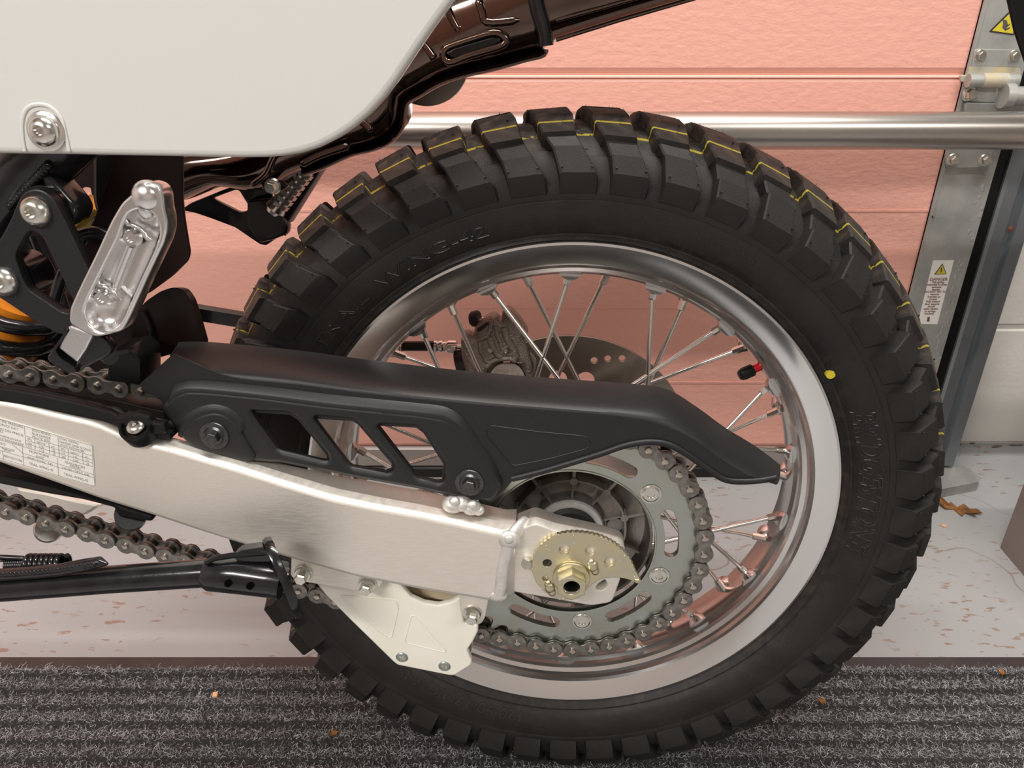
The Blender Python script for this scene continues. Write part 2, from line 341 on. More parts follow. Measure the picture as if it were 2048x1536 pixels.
G().box((-2.4, YD-.008, .0), (.62, YD+.012, float(WY(1024, 930, YD)[2])), bev=.003).obj('rubber_seal', RUB, door, label='black rubber bottom seal')
# stile (galvanised end cap)
g = G(); g.box((.5535, YD-.004, .03), (.631, YD+.02, 2.3), bev=.0015); g.box((.5535, YD-.006, .03), (.558, YD, 2.3))
for k in range(40): g.sphere((.621+random.uniform(-.006, .008), YD-.0042, .2+k*.009+random.uniform(-.004, .004)), random.uniform(.0012, .0032), 4, sc=(1, .25, 1.6))
g.obj('end_stile', GALV, door, label='galvanised steel end stile')
def P(px, py, dy=-.004): return WY(px, py, YD+dy)
# upper hinge leaf
def wplate(pts, y0, y1, bev=.001, r=.004):
    return G().plate(rp([tuple(WY(x, y, y0)[[0, 2]]) for x, y in pts], r), y0, y1, bev=bev)
cz = lambda pts: crop(1648, 0, .1953, pts)
h = wplate(cz([(1545, 500), (2000, 510), (2010, 770), (1500, 770)]), YD-.008, YD-.004).obj('hinge', GALV, door)
g = G()
for px, py in cz([(1600, 570), (1945, 575)]):
    c = P(px, py, -.008); hexbolt(c, (0, -1, 0), .0055, .007).obj('bolt', BOLT, h)
g = G(); a = P(*cz([(1470, 825)])[0], -.016); b = P(*cz([(1975, 825)])[0], -.016); g.tube([a, b], .0088, 16); k = g.obj('hinge_barrel', GALV, h)
g = G(); a2 = Vector(a).lerp(Vector(b), .28); b2 = Vector(a).lerp(Vector(b), .78); g.tube([a2, b2], .0094, 16); g.obj('barrel_sleeve', BLU, h, label='rust-stained yellowish sleeve')
g = wplate(cz([(1500, 690), (2000, 700), (2010, 765), (1400, 770), (1400, 840), (1450, 840)]), YD-.009, YD-.0045, r=.002); g.obj('stain_strip', BLU, h, label='rust-stained lower edge')
h = wplate(cz([(1440, 880), (2060, 900), (2060, 1060), (1420, 1040)]), YD-.010, YD-.004).obj('roller_carrier', GALV, door)
g = G(); a = P(*cz([(1820, 980)])[0], -.022); b = P(*cz([(2150, 985)])[0], -.022); g.tube([a, b], .012, 16); g.tube([a, Vector(a)+Vector((.012, 0, 0))], .016, 16); g.obj('roller', GALV, h)
for px, py in cz([(1490, 960), (1840, 910)]): hexbolt(P(px, py, -.010), (0, -1, 0), .007, .009).obj('bolt', BOLT, h)
h = wplate(cz([(1450, 1050), (2100, 1060), (2100, 1180), (1440, 1180)]), YD-.012, YD-.004).obj('bracket_plate', GALV, door)
h = wplate(crop(1748, 280, .1465, [(990, 100), (1640, 100), (1600, 330), (1560, 380), (1000, 390), (970, 340)]), YD-.0075, YD-.004).obj('hinge', GALV, door)
for px, py in crop(1748, 280, .1465, [(1080, 270), (1515, 275)]): hexbolt(P(px, py, -.0075), (0, -1, 0), .0062, .008).obj('bolt', BOLT, h)
c = P(1864.5, 433); G().cyl(c, (c[0], c[1]-.002, c[2]), .0045, .002, n=12).obj('rivet', BOLT, door)
# warning triangle near the top, and the white warning label
def onP(pts, y): return [tuple(WY(x, y_, y)[[0, 2]]) for x, y_ in pts]
y = YD-.0046
tr = cz([(1690, 325), (1895, 115), (2010, 120), (1945, 360)])
s1 = G().plate(rp(onP(cz([(1688, 326), (1965, 50), (1950, 362)]), y), .002), y, y+.0006).obj('warning_sign', mat('sign_black', (.03, .03, .03), .5), door, label='black and yellow triangular hand-crush warning sign')
s1b = G().plate(onP(cz([(1722, 315), (1953, 88), (1935, 345)]), y-.0002), y-.0003, y).obj('yellow_field', YEL, s1)
g = G(); yy = y-.0005
for pl in ([(1830, 200), (1870, 205), (1885, 250), (1870, 290), (1850, 310), (1825, 280), (1835, 250)], [(1870, 265), (1905, 240), (1908, 247), (1878, 275)], [(1850, 300), (1900, 275), (1905, 290), (1858, 316)]):
    g.plate(onP(cz(pl), yy), yy, yy+.0001)
g.obj('pictogram', INK, s1)
lq = crop(1748, 480, .1465, [(808, 280), (1092, 275), (865, 1150), (597, 1145)])
s2 = G().plate(onP(lq, y), y, y+.0005).obj('warning_label', STK, door, label='white danger label with small yellow triangle and lines of text')
G().plate(onP(crop(1748, 480, .1465, [(820, 472), (935, 318), (992, 468)]), y-.0003), y-.0003, y-.0001).obj('black_border', INK, s2)
G().plate(onP(crop(1748, 480, .1465, [(845, 462), (932, 340), (978, 460)]), y-.0005), y-.0006, y-.0004).obj('yellow_triangle', YEL, s2)
g = G()
g.plate(onP(crop(1748, 480, .1465, [(915, 375), (935, 370), (922, 445), (905, 445)]), y-.0008), y-.0008, y-.0007)
g.plate(onP(crop(1748, 480, .1465, [(730, 1055), (765, 1050), (755, 1095), (770, 1110), (735, 1115), (715, 1105), (728, 1095)]), y-.0005), y-.0005, y-.0004)
g.obj('pictogram', INK, s2)
g = G(); lines = ['DANGER', 'This spring', 'assembly is under', 'extreme', 'tension', 'DO NOT TRY TO', 'remove', 'brackets or', 'screws.', 'Only trained', 'door experts', 'should', 'make repairs', 'to springs', 'brackets.']
for i, s in enumerate(lines):
    v, f = text(s, .0042 if i else .0066, .00005, align='CENTER', off=.0001)
    yy0 = 545+i*33; c = WY(*crop(1748, 480, .1465, [(880-(yy0-545)*.27, yy0+10)])[0], y-.0006)
    g.add([(c[0]+p[0], y-.0005-p[2], c[2]+p[1]) for p in v], f)
g.obj('printed_text', mat('label_print', (.22, .10, .09), .6), s2)
# ---- guide rail and frame at the right
g = G(); yr = YD-.002
tr_ = struct(g.box((.633, YD+.045, 0), (.700, YD+.06, 2.4)).obj('trim_1', GALD))
G().box((.6335, YD+.0, 0), (.648, YD+.045, 2.4)).obj('shadow_gap_channel', PLA2, tr_)
a, b = WY(1970, 480, YD)[0], WY(2046, 480, YD)[0]
rows = []
for x, yy in ((a, YD+.05), (a, YD-.004), (a+.004, YD-.007), (a+.022, YD-.006), (a+.026, YD+.002), (a+.034, YD+.004), (a+.038, YD-.004), (b-.002, YD-.006), (b, YD-.004), (b, YD+.06)):
    rows.append([(x, yy, .022), (x, yy, 2.4)])
G().loft(rows, False, False).obj('guide_rail', GALD, tr_, label='galvanised folded steel guide rail')
c = WY(2018, 456, YD); G().sphere((c[0], YD-.004, c[2]), .0035, 6, sc=(1, .5, 1.4)).obj('rust_spot', mat('rust', (.18, .05, .03), .8), tr_)
# floor foot of the rail
ft = [tuple(WZ(x, y_, .02)[:2]) for x, y_ in ((1862, 925), (1930, 930), (1962, 952), (1958, 962), (1865, 980), (1820, 975), (1815, 930))]
g = G(); lo = [(x*1., y_, 0.) for x, y_ in ft]; hi = [(x, y_, .018) for x, y_ in ft]; g.loft([lo, hi], True, True)
g.obj('rail_foot', GALV, tr_, label='pale galvanised floor foot')
# ---- steel tube rail across the door
yp = YD-.085; a = WY(1024, 222, yp); b = WY(1024, 300, yp); rr = float(np.linalg.norm(a-b))/2*.97; c = (a+b)/2
rail = G().tube([(-2.5, yp, c[2]+.0), (1.9, yp, c[2])], rr, 40).obj('steel_rail', PIPE)
tag(rail, 'thick brushed steel tube running horizontally in front of the pink door', 'rail')
for x in (-2.2, 1.6): G().tube([(x, yp, c[2]), (x, YD+.005 if x < 0 else .603, c[2])], .014, 16).obj('stand_off', PIPE, rail)
# ---- box at right edge
A = WZ(2000, 1095); Bp = WZ(2075, 1185); d = (Bp-A); d /= np.linalg.norm(d); nrm = np.array([-d[1], d[0], 0]); 
if nrm[0] < 0: nrm = -nrm
g = G(); q = [A, A+d*.2, A+d*.2+nrm*.4, A+nrm*.4]
g.loft([[(p[0], p[1], z) for p in q] for z in (0.0, .004, .396, .4)], True, True)
bx = g.obj('storage_box', BOXM); tag(bx, 'plain grey-brown box standing on the floor at the right edge', 'box')
G().loft([[(p[0]-.004*(1 if i in (0, 3) else -1)*nrm[0]*1, p[1], z) for i, p in enumerate(q)] for z in (.402, .415)], True, True).obj('lid', BOXM, bx)
# ---- doormat
mt = tag(G().box((-1.2, .0735, 0.0), (1.3, .096, .004), bev=.0015).obj('doormat', MATE), 'ribbed charcoal grey entrance mat with black rubber border under the wheel', 'mat')
nx, ys = 3, np.arange(-.36, .0735, .0019)
def ridge(y): ph = ((.0628-y)/.0228) % 1.0; return .0035+.0035*min(1, 2.2*abs(math.sin(PI*ph))**.8)
G().loft([[(x, y, ridge(y)-.0015) for x in (-1.2, 0, 1.3)] for y in ys], False, False).obj('ribbed_backing', CARP, mt)
NF = 390000
x = rng.uniform(-.85, .95, NF); y = rng.uniform(-.25, .0765, NF)
ph = ((.0628-y)/.0228) % 1.0; prof = np.abs(np.sin(PI*ph)); keep = rng.uniform(0, 1, NF) < np.clip(prof*4.2-.85, .0, 1)
x, y, prof = x[keep], y[keep], prof[keep]; n = len(x)
z = .0018+.0042*np.minimum(1, 1.5*prof**1.3)*rng.uniform(.55, 1.05, n)
ang = rng.uniform(0, 2*PI, n); L = rng.uniform(.0009, .0024, n); Pn = [np.stack([x, y, z], 1)]
el = rng.uniform(-.1, .9, n)
for k in range(4):
    ang = ang+rng.normal(0, .95, n); el = np.clip(el+rng.normal(-.22, .5, n), -.9, 1.0)
    Pn.append(Pn[-1]+np.stack([np.cos(ang)*np.cos(el), np.sin(ang)*np.cos(el), np.sin(el)*.8], 1)*L[:, None])
w = rng.uniform(.00011, .00023, n)[:, None]; V = []
for k, p in enumerate(Pn):
    t = Pn[min(k+1, 4)]-Pn[max(k-1, 0)]; s = np.cross(t, [0, -.45, .9]); s /= np.linalg.norm(s, axis=1)[:, None]+1e-9
    V += [p-s*w, p+s*w]
V = np.stack(V, 1).reshape(-1, 3); V[:, 2] = np.maximum(V[:, 2], .001)
base = (np.arange(n)*10)[:, None, None]; Fq = base+np.array([[0, 1, 3, 2], [2, 3, 5, 4], [4, 5, 7, 6], [6, 7, 9, 8]])[None]
Fq = Fq.reshape(-1)
me = bpy.data.meshes.new('carpet_pile'); me.vertices.add(len(V)); me.vertices.foreach_set('co', V.ravel()); nf = len(Fq)//4
me.loops.add(len(Fq)); me.loops.foreach_set('vertex_index', Fq.astype(np.int32)); me.polygons.add(nf); me.polygons.foreach_set('loop_start', (np.arange(nf)*4).astype(np.int32))
me.update(); me.materials.append(FIB)
o = bpy.data.objects.new('carpet_pile', me); COL.objects.link(o); o.parent = mt; o['kind'] = 'stuff'
# ---- leaves and chips
def leaf(px, py, sz, label, m=LEAF, z=0., pts=None, rot=0, curl=.35, grp=None, cat='leaf'):
    c = WZ(px, py, z); g = G(); pts = pts or [(1, 0), (.5, .35), (.55, .7), (.1, .45), (-.3, .8), (-.45, .35), (-1, .15), (-.6, -.2), (-.5, -.65), (0, -.4), (.4, -.6), (.55, -.2)]
    n = len(pts); top = []; ro = Matrix.Rotation(rot, 4, 'Z')
    for q in (0, 1):
        ring = [tuple(ro @ Vector((x*sz, y*sz, sz*curl*(x*x+y*y)*(.7+.5*math.sin(5*x+3*y))+.0004+q*.0003))) for x, y in pts]; top.append(ring)
    mid = [tuple(ro @ Vector((x*sz*.45, y*sz*.45, sz*curl*.12*(1+math.sin(7*x))+.0007))) for x, y in pts]
    g.loft([top[0], top[1], mid], True, True)
    o = g.obj('dry_leaf' if cat == 'leaf' else 'wood_chip', m, smooth=50); o.location = c; tag(o, label, cat, grp); return o
leaf(1912, 1018, .037, 'large curled orange-brown dead leaf on the floor beside the tyre', rot=-.45, curl=.4, pts=[(1, 0), (.8, .3), (.5, .12), (.3, .42), (.05, .1), (-.2, .38), (-.4, .12), (-1.2, .3), (-.7, -.1), (-.45, -.3), (-.1, -.12), (.2, -.55), (.35, -.2), (.75, -.5), (.7, -.15)])
leaf(1888, 1052, .006, 'small pale orange leaf fragment on the floor right of the tyre', CHIP, rot=.2, curl=.1)
leaf(1644, 1405, .0062, 'small crumpled brown leaf on the mat right of the tyre', z=.008, rot=.6, curl=.8)
leaf(2004, 1347, .0062, 'small brown leaf scrap on the mat border at the far right', z=.006, rot=1.6, curl=.7)
leaf(668, 1468, .0060, 'small brown leaf scrap on the mat left of the tyre', z=.008, rot=.4, curl=.5)
c = WZ(431, 1392, .008); o = G().box((-.0028, -.0035, 0), (.0028, .0035, .004), bev=.0007).obj('wood_chip', CHIP); o.location = c; o.rotation_euler = (0, 0, .2)
tag(o, 'tiny square pale wood chip on the ribbed mat at lower left', 'chip')
# =====================================================================
#  MOTORCYCLE  (bike frame: X to the rear, Y away from the camera, Z up, origin on the wheel axle)
# =====================================================================
bike = empty('motorcycle'); m4 = Matrix.Identity(4)
for i in range(3):
    for j in range(3): m4[i][j] = RB[i][j]
    m4[i][3] = TB[i]
bike.matrix_world = m4
tag(bike, 'rear half of a white and black off-road motorcycle with knobbly tyre on a grey mat', 'motorcycle')
# ---- tyre
prof = [(.231, -.036), (.2335, -.0400), (.236, -.0425), (.2385, -.0450), (.240, -.0452), (.2405, -.0462), (.246, -.0500), (.252, -.0528), (.258, -.0545), (.2655, -.0553), (.2660, -.0549), (.2670, -.0555), (.274, -.0558), (.284, -.0545), (.294, -.0500), (.303, -.0420), (.3105, -.029), (.3155, -.014), (.317, 0)]
prof = prof+[(r, -y) for r, y in reversed(prof[:-1])]
tyre = G().lathe(prof, 240).obj('tyre', TYR, bike, smooth=30)
def block(kind):
    # stations: radius, Y, half width deg, shift deg, depth below the carcass
    A = kind == 'A'
    ft = (.3040, -.0562, 2.05, 1.45) if A else (.2988, -.0590, 2.15, .9)
    gt = (.3035, -.0525, 2.05, 1.5) if A else (.2985, -.0545, 2.2, .95)
    lg = (.3095, -.0462, 2.1, 2.3) if A else (.3070, -.0490, 2.1, 1.8)
    lt = (.3130, -.0468, 2.2, 2.6) if A else (.3110, -.0505, 2.2, 2.1)
    end = .010 if A else .002
    S = [(.2708, -.0552, 2.75, 0), (.2712, -.0562, 2.72, 0), (.2855, -.0632, 2.62, 0), (.2868, -.0634, 2.58, .05), ft, gt, lg, lt, (.3185, -.0320, 2.45, 2.95), (.3235, -.0180, 2.6, 3.3), (.3262, -.003, 2.7, 3.9), (.3258, end, 2.7, 4.1)]
    rows = []
    for r, y, hw, sh in S:
        # inner point on the carcass
        ry = min(prof, key=lambda q: abs(q[1]-max(min(y, .05), -.0555))+abs(q[0]-r)*.9); ri, yi = ry[0]-.004, ry[1]*.97
        row = []
        for (a, R, Y) in ((-hw-.30, ri, yi), (-hw, r-.0012, y+.0004), (-hw+.22, r, y), (hw-.22, r, y), (hw, r-.0012, y+.0004), (hw+.30, ri, yi)):
            t = math.radians(a+sh); row.append((R*math.cos(t), Y, R*math.sin(t)))
        rows.append(row)
    g = G(); g.loft(rows, True, True)
    # little moulded nibs at the corners
    for (r, y, a) in ((.2905, -.0632, -2.0), (.2905, -.0632, 2.1), (.3225, -.0225, -1.6+3.2), (.3015 if A else .2965, -.0570 if A else -.0595, -1.2)):
        t = math.radians(a+.2); d = Vector((math.cos(t), -1.1, math.sin(t))).normalized(); c = Vector((r*math.cos(t), y+.0006, r*math.sin(t))); g.cyl(c, c+d*.0009, .00085, .0006, n=7)
    for k in range(2):
        t = math.radians(random.uniform(1.5, 6)); R0 = .3255; c = Vector((R0*math.cos(t), -.002+random.uniform(-.004, .008), R0*math.sin(t))); d = Vector((math.cos(t), random.uniform(-1, 1), math.sin(t)))
        g.cyl(c, c+d.normalized()*random.uniform(.001, .0032), .0003, .0001, n=4)
    return g
protoN = {}
for k in range(48):
    a = math.radians(90.68+7.5*k); kd = 'A' if k % 2 == 0 else 'B'
    if kd not in protoN: protoN[kd] = block(kd).obj('tread_block', TYR, tyre, smooth=22); o = protoN[kd]
    else: o = dup(protoN[kd], tyre)
    o.rotation_euler = (0, -a, 0)
protoF = {}
for k in range(48):
    a = math.radians(90.68+7.5*k+8.2); kd = 'B' if k % 2 == 0 else 'A'
    if kd not in protoF:
        g = block(kd); g.v = [(x, -y+.016, -z) for x, y, z in g.v] if False else [(x, -y, -z) for x, y, z in g.v]
        if kd == 'A': g.v = [(x, max(y, .012) if y < .012 else y, z) for x, y, z in g.v]
        o = g.obj('tread_block', TYR, tyre, smooth=22); protoF[kd] = o
    else: o = dup(protoF[kd], tyre)
    o.rotation_euler = (0, -a, 0)
# sidewall lettering, raised from the rubber
def side_y(r):
    q = prof[:19]
    for i in range(len(q)-1):
        if q[i][0] <= r <= q[i+1][0]: t = (r-q[i][0])/(q[i+1][0]-q[i][0]+1e-9); return q[i][1]+t*(q[i+1][1]-q[i][1])
    return -.055
def side_text(g, s, a0, a1, r0, size, ext=.00035, shear=0., off=0.):
    """clockwise reading, letter tops outward, from angle a0 to a1 (degrees)"""
    v, f = text(s, size, ext, shear, 1., off); xs = [p[0] for p in v]; w = max(xs)-min(xs); x0 = min(xs); out = []
    for p in v:
        t = math.radians(a0+(a1-a0)*(p[0]-x0)/w); r = r0+p[1]; out.append((r*math.cos(t), side_y(r)-.0002-p[2], r*math.sin(t)))
    g.add(out, f)
def side_outline(g, s, a0, a1, r0, size, shear=0., off=0., th=.00022):
    v, f = text(s, size, 0, shear, 1., off); xs = [p[0] for p in v]; w = max(xs)-min(xs); x0 = min(xs)
    ed = {}
    for q in f:
        for i in range(len(q)):
            e = (min(q[i], q[i-1]), max(q[i], q[i-1])); ed[e] = ed.get(e, 0)+1
    def P3(p, out=0):
        t = math.radians(a0+(a1-a0)*(p[0]-x0)/w); r = r0+p[1]; return Vector((r*math.cos(t), side_y(r)-out, r*math.sin(t)))
    for (i, j), c in ed.items():
        if c == 1:
            A_, B_ = P3(v[i], .0001), P3(v[j], .0001); d = (B_-A_)
            if d.length < 1e-6: continue
            g.cyl(A_, B_, .00065, n=5)
g = G()
side_outline(g, 'BRIDGESTONE', 24.0, -7.6, .2440, .0235, .25, .0004)
o = g.obj('raised_lettering', RUBL, tyre, smooth=0)
g = G()
side_outline(g, 'TRAIL  WING-42', 144.5, 105.8, .2478, .0130)
g.obj('raised_lettering', RUBL, tyre, smooth=0)
g = G()
side_text(g, '120/90-17M/C  64S', -99.2, -130, .2435, .0135, .0005)
g.obj('raised_lettering', RUBL, tyre, smooth=0)
g = G()
side_text(g, 'LOAD RANGE B   TREAD 4 NYLON', 77, 58.6, .2560, .0055, .0002)
side_text(g, 'TUBE TYPE   SIDEWALL 2 NYLON', 77, 59.6, .2515, .0055, .0002)
side_text(g, 'Made in Japan', 74.6, 67.0, .2405, .0042, .0004, .2)
side_text(g, 'K9002', 64.6, 57.0, .2405, .0055, .0004, .3)
side_text(g, 'RWL4BB', -116, -111.5, .2405, .0038, .0003)
for a in (93.7, 34.7, -62, -85): side_text(g, 'A', a+.6, a-.6, .2600, .0045, .0003)
def swtube(pts, r=.00022):
    g.tube([(rr*math.cos(math.radians(a)), side_y(rr)-.0001, rr*math.sin(math.radians(a))) for a, rr in pts], r, 5)
def swring(a, r0, rad):
    t = math.radians(a); cx, cz_ = r0*math.cos(t), r0*math.sin(t); P_ = []
    for k in range(17):
        u = 2*PI*k/16; X = cx+rad*math.cos(u); Z = cz_+rad*math.sin(u); P_.append((X, side_y(math.hypot(X, Z))-.0001, Z))
    g.tube(P_, .00022, 5, caps=False)
for a, r0 in ((104.2, .2525), (97.8, .2525), (80.0, .2560), (56.2, .2565), (36.4, .2425), (31.5, .2425), (-60, .2480)): swring(a, r0, .0032); swring(a, r0, .0014)
swtube([(103.3, .2562), (101, .2562), (98.6, .2562)]); swtube([(103.3, .2488), (101, .2488), (98.6, .2488)])
swtube([(36.2, .2462), (31.7, .2462)]); swtube([(36.2, .2388), (31.7, .2388)])
for a in (84, 52.5, 30, -14, -33, -60, -92, -104, 124, 140): swtube([(a, .2400), (a, .2475)]); swtube([(a-.15, .2475), (a+.15, .2485)], .0004)
g.obj('sidewall_markings', RUBL, tyre, smooth=0)['kind'] = 'stuff'
c = B(1661, 749, -.0478); rr = math.hypot(c[0], c[2])
G().plate([(c[0]+.0036*math.cos(t), c[2]+.0036*math.sin(t)*.95) for t in np.linspace(0, 2*PI, 24, endpoint=False)], side_y(rr)-.0022, side_y(rr)+.002).obj('paint_dot', YEL, tyre, label='small yellow paint dot')
# ---- rim
pr_ = [(.2320, -.0385), (.2330, -.0400), (.2320, -.0412), (.2300, -.0415), (.2145, -.0352), (.2128, -.0342), (.2112, -.0320), (.2100, -.0285), (.2085, -.0262), (.2050, -.0240), (.2035, -.0210), (.2030, -.0170), (.2005, -.0140), (.1995, -.0100), (.1988, 0)]
full = pr_+[(r, -y) for r, y in reversed(pr_[:-1])]
back = [(.2300, .036), (.2200, .034), (.2120, .015), (.2120, -.015), (.2200, -.034), (.2300, -.036)]
rim = G().lathe(full+back, 240, closed=True).obj('rim', POL, bike, smooth=14, flat=False)
g = G()
# ---- spokes and nipples: 36, alternately to the near and far hub flange
def spoke(a, near, sgn):
    ra = math.radians(a); Y0 = -.0035 if near else .0035
    N0 = Vector((.1990*math.cos(ra), Y0, .1990*math.sin(ra)))
    if near: hb_ = math.radians(a+sgn*64); H = Vector((.062*math.cos(hb_), -.041, .062*math.sin(hb_)))
    else: hb_ = math.radians(a+sgn*44); H = Vector((.053*math.cos(hb_), .035, .053*math.sin(hb_)))
    d = (H-N0).normalized()
    s = G().cyl(N0+d*.003, H, .0020, n=10).obj('spoke', CHR, bike, smooth=60)
    q = G(); q.cyl(N0-d*.001, N0+d*.0115, .0034, n=8, prof=[(0, .0040), (.22, .0040), (.3, .0035), (.9, .0035), (1, .0029)])
    q.obj('nipple', CHR, s, smooth=25)
    # dimple boss on the rim
    e = N0.normalized(); dg = G(); dg.cyl(e*.2035+Vector((0, Y0*2, 0)), N0+d*.002, .0095, .0048, n=14, prof=[(0, .0105), (.4, .009), (.75, .0066), (1, .0046)]); dg.obj('spoke_seat', POL, rim, smooth=60)
for j in range(18):
    spoke(91.4+20*j, True, 1 if (j % 2 == 0) else -1)          # near flange
    spoke(82.4+20*j, False, 1 if (j % 2 == 0) else -1)
# ---- valve
va = math.radians(36.0); e = Vector((math.cos(va), 0, math.sin(va)))
c1 = Vector(tuple(B(1525, 731, 0.))); c2 = Vector(tuple(B(1478, 752, -.004))); d = (c2-c1).normalized()
v = G().cyl(c1-d*.006, c1+d*.002, .0058, n=6).obj('valve', CHR, bike, label='tyre valve with red stem')
G().cyl(c1-d*.001, c1+d*.010, .0036, n=14).obj('stem', RED, v, label='red anodised stem')
g = G(); Lc = (c2-c1).length; g.cyl(c1+d*.0085, c2, .0052, n=18, prof=[(0, .0046), (.1, .0052), (.85, .0050), (1, .0035)])
for k in range(9):
    u = d.orthogonal().normalized(); w = d.cross(u); q = (u*math.cos(2*PI*k/9)+w*math.sin(2*PI*k/9))*.0050; g.cyl(c1+d*.009+q, c1+d*(Lc*.85)+q, .0005, n=5)
g.obj('valve_cap', PLA2, v, label='black ribbed valve cap')
# ---- hub
g = G()
g.lathe([(.0650, -.092), (.0672, -.092), (.0680, -.080), (.0675, -.050), (.0660, -.038), (.046, -.034), (.034, -.025), (.032, 0), (.034, .022), (.050, .030), (.0575, .033), (.0575, .038), (.045, .040), (.044, .055), (.02, .057)], 96)
g.lathe([(.0650, -.092), (.0635, -.088), (.0625, -.074), (.050, -.070), (.0475, -.068)], 96)
g.lathe([(.0475, -.068), (.0470, -.0800), (.0452, -.0800), (.0445, -.066), (.030, -.068), (.0290, -.079), (.0275, -.082), (.0240, -.083), (.0236, -.080), (.01, -.080)], 96)
for k in range(10):
    a = math.radians(88+36*k); M = roty(a); g.box((.0450, -.080, -.0012), (.0640, -.066, .0012), M=M); g.box((.028, -.0775, -.0009), (.0460, -.062, .0009), M=M)
    M2 = roty(a+math.radians(0)); c = M2 @ Vector((.0462, -.0812, 0)); g.cyl(c, (c.x, -.070, c.z), .0033, n=12)
for k in range(5): # cush drive pockets
    a = math.radians(70+72*k); c = roty(a) @ Vector((.0385, -.0705, 0)); g.cyl(c, (c.x, -.060, c.z), .0068, .0075, n=16)
hub = g.obj('hub', HUB, bike, smooth=35)
G().lathe([(.0240, -.083), (.0275, -.0825), (.0285, -.080), (.029, -.074), (.0225, -.074), (.0225, -.083), (.0240, -.083)], 64).obj('bearing_housing', ALUC, hub, label='bright machined bearing ring')
G().lathe([(.0225, -.0835), (.0228, -.0855), (.0205, -.088), (.0175, -.0880), (.0165, -.092), (.0125, -.094), (.0125, -.08), (.0225, -.08)], 64).obj('dust_seal', RUB, hub, label='black rubber dust seal')
g = G().lathe([(.0090, -.138), (.0090, .12)], 24).obj('axle', CHR, bike)
# ---- rear sprocket, 42 teeth
NT = 42; RP = .015875/2/math.sin(PI/NT); A0 = 1.02609; YC = -.0987
pts = []
for k in range(NT):
    a = A0-2*PI*k/NT
    for da, r in ((-.50, RP+.0042), (-.42, RP+.0042), (-.33, RP+.0012), (-.24, RP-.0030), (-.12, RP-.0049), (0, RP-.0053), (.12, RP-.0049), (.24, RP-.0030), (.33, RP+.0012), (.42, RP+.0042)):
        t = a+da*2*PI/NT; pts.append((r*math.cos(t), r*math.sin(t)))
pts = [p for i, p in enumerate(pts)]
pts.sort(key=lambda p: math.atan2(p[1], p[0]))
holes = [circ(0, 0, .0678, 96)]
for k in range(6):
    a = math.radians(9.6+60*k); o_ = []; hw = math.radians(12.2); rm = .0812; w_ = .0055
    for t in np.linspace(a-hw, a+hw, 12): o_.append(((rm+w_)*math.cos(t), (rm+w_)*math.sin(t)))
    e = (rm*math.cos(a+hw), rm*math.sin(a+hw)); o_ += [(e[0]+w_*math.cos(a+hw+u), e[1]+w_*math.sin(a+hw+u)) for u in np.linspace(.3, PI-.3, 6)]
    for t in np.linspace(a+hw, a-hw, 12): o_.append(((rm-w_)*math.cos(t), (rm-w_)*math.sin(t)))
    e = (rm*math.cos(a-hw), rm*math.sin(a-hw)); o_ += [(e[0]+w_*math.cos(a-hw+PI+u), e[1]+w_*math.sin(a-hw+PI+u)) for u in np.linspace(.3, PI-.3, 6)]
    holes.append(o_)
g = G().plate(pts, YC-.0028, YC+.0028, holes, bev=.0004)
spk = g.obj('sprocket', ZINC, bike, smooth=30)
G().lathe([(.0678, -.1020), (.0690, -.1022), (.0694, -.1015), (.0690, -.0990), (.0678, -.0990), (.0678, -.1020)], 96).obj('inner_rim', ZINC, spk)
for k in range(6):
    a = math.radians(39.6+60*k-.3); c = Vector((.0785*math.cos(a), YC-.0028, .0785*math.sin(a)))
    b = G(); b.cyl(c, c+Vector((0, -.0006, 0)), .0082, n=32, prof=[(0, .0086), (1, .0082)]); b.cyl(c, c+Vector((0, -.0016, 0)), .0068, n=32, prof=[(0, .0070), (.7, .0070), (1, .0058), (1, .0032), (0, .0028), (0, .0001)])
    b.obj('sprocket_bolt', BOLT, spk, smooth=30)
    q = G(); q.cyl((c.x, YC+.0028, c.z), (c.x*.96, -.075, c.z*.96), .0088, n=20); q.obj('carrier_lug', HUB, hub)
# ---- brake disc (far side)
bh = []
for j in range(6):
    for k in range(0, 3):
        a = math.radians(76.8-6.6*k+60*j); r_ = .0985+.0058*k; bh.append(circ(r_*math.cos(a), r_*math.sin(a), .0033, 14))
for k in range(18):
    a = math.radians(98.5+20*k); bh.append(circ(.0765*math.cos(a), .0765*math.sin(a), .0088, 20))
g = G().plate(circ(0, 0, .1205, 128), .060, .0645, bh+[circ(0, 0, .045, 48)], bev=.0004)
g.obj('brake_disc', DISC, bike, smooth=30)
# ---- caliper
K = lambda pts: crop(880, 600, .12695, pts)
YK = .052
cal = G().plate(rp(B2(K([(320, 640), (360, 545), (440, 560), (520, 600), (535, 470), (580, 390), (700, 320), (800, 265), (870, 270), (940, 340), (975, 320), (970, 220), (1010, 160), (1100, 165), (1230, 290), (1370, 500), (1385, 560), (1320, 640), (1400, 820), (1470, 1080), (1440, 1150), (1400, 1170), (1340, 1130), (1270, 1050), (1150, 975), (1000, 950), (880, 1000), (780, 1110), (700, 1300), (450, 1400), (380, 1120), (330, 900)]), YK), .004), YK, YK+.022, bev=.006, seg=2).obj('brake_caliper', CAL, bike, smooth=50)
g = G()
def crib(pts, r, dy=.001): g.tube([B(x, y, YK+dy) for x, y in K(pts)], r, 8)
crib([(380, 620), (390, 800), (480, 950), (600, 1100)], .0032)
crib([(600, 640), (760, 560), (800, 440), (810, 320)], .0028)
crib([(780, 580), (830, 740), (900, 860), (960, 900)], .0036)
crib([(880, 400), (900, 560), (960, 680), (980, 780)], .0026)
crib([(1010, 420), (1050, 600), (1150, 760), (1200, 860), (1180, 920)], .0040)
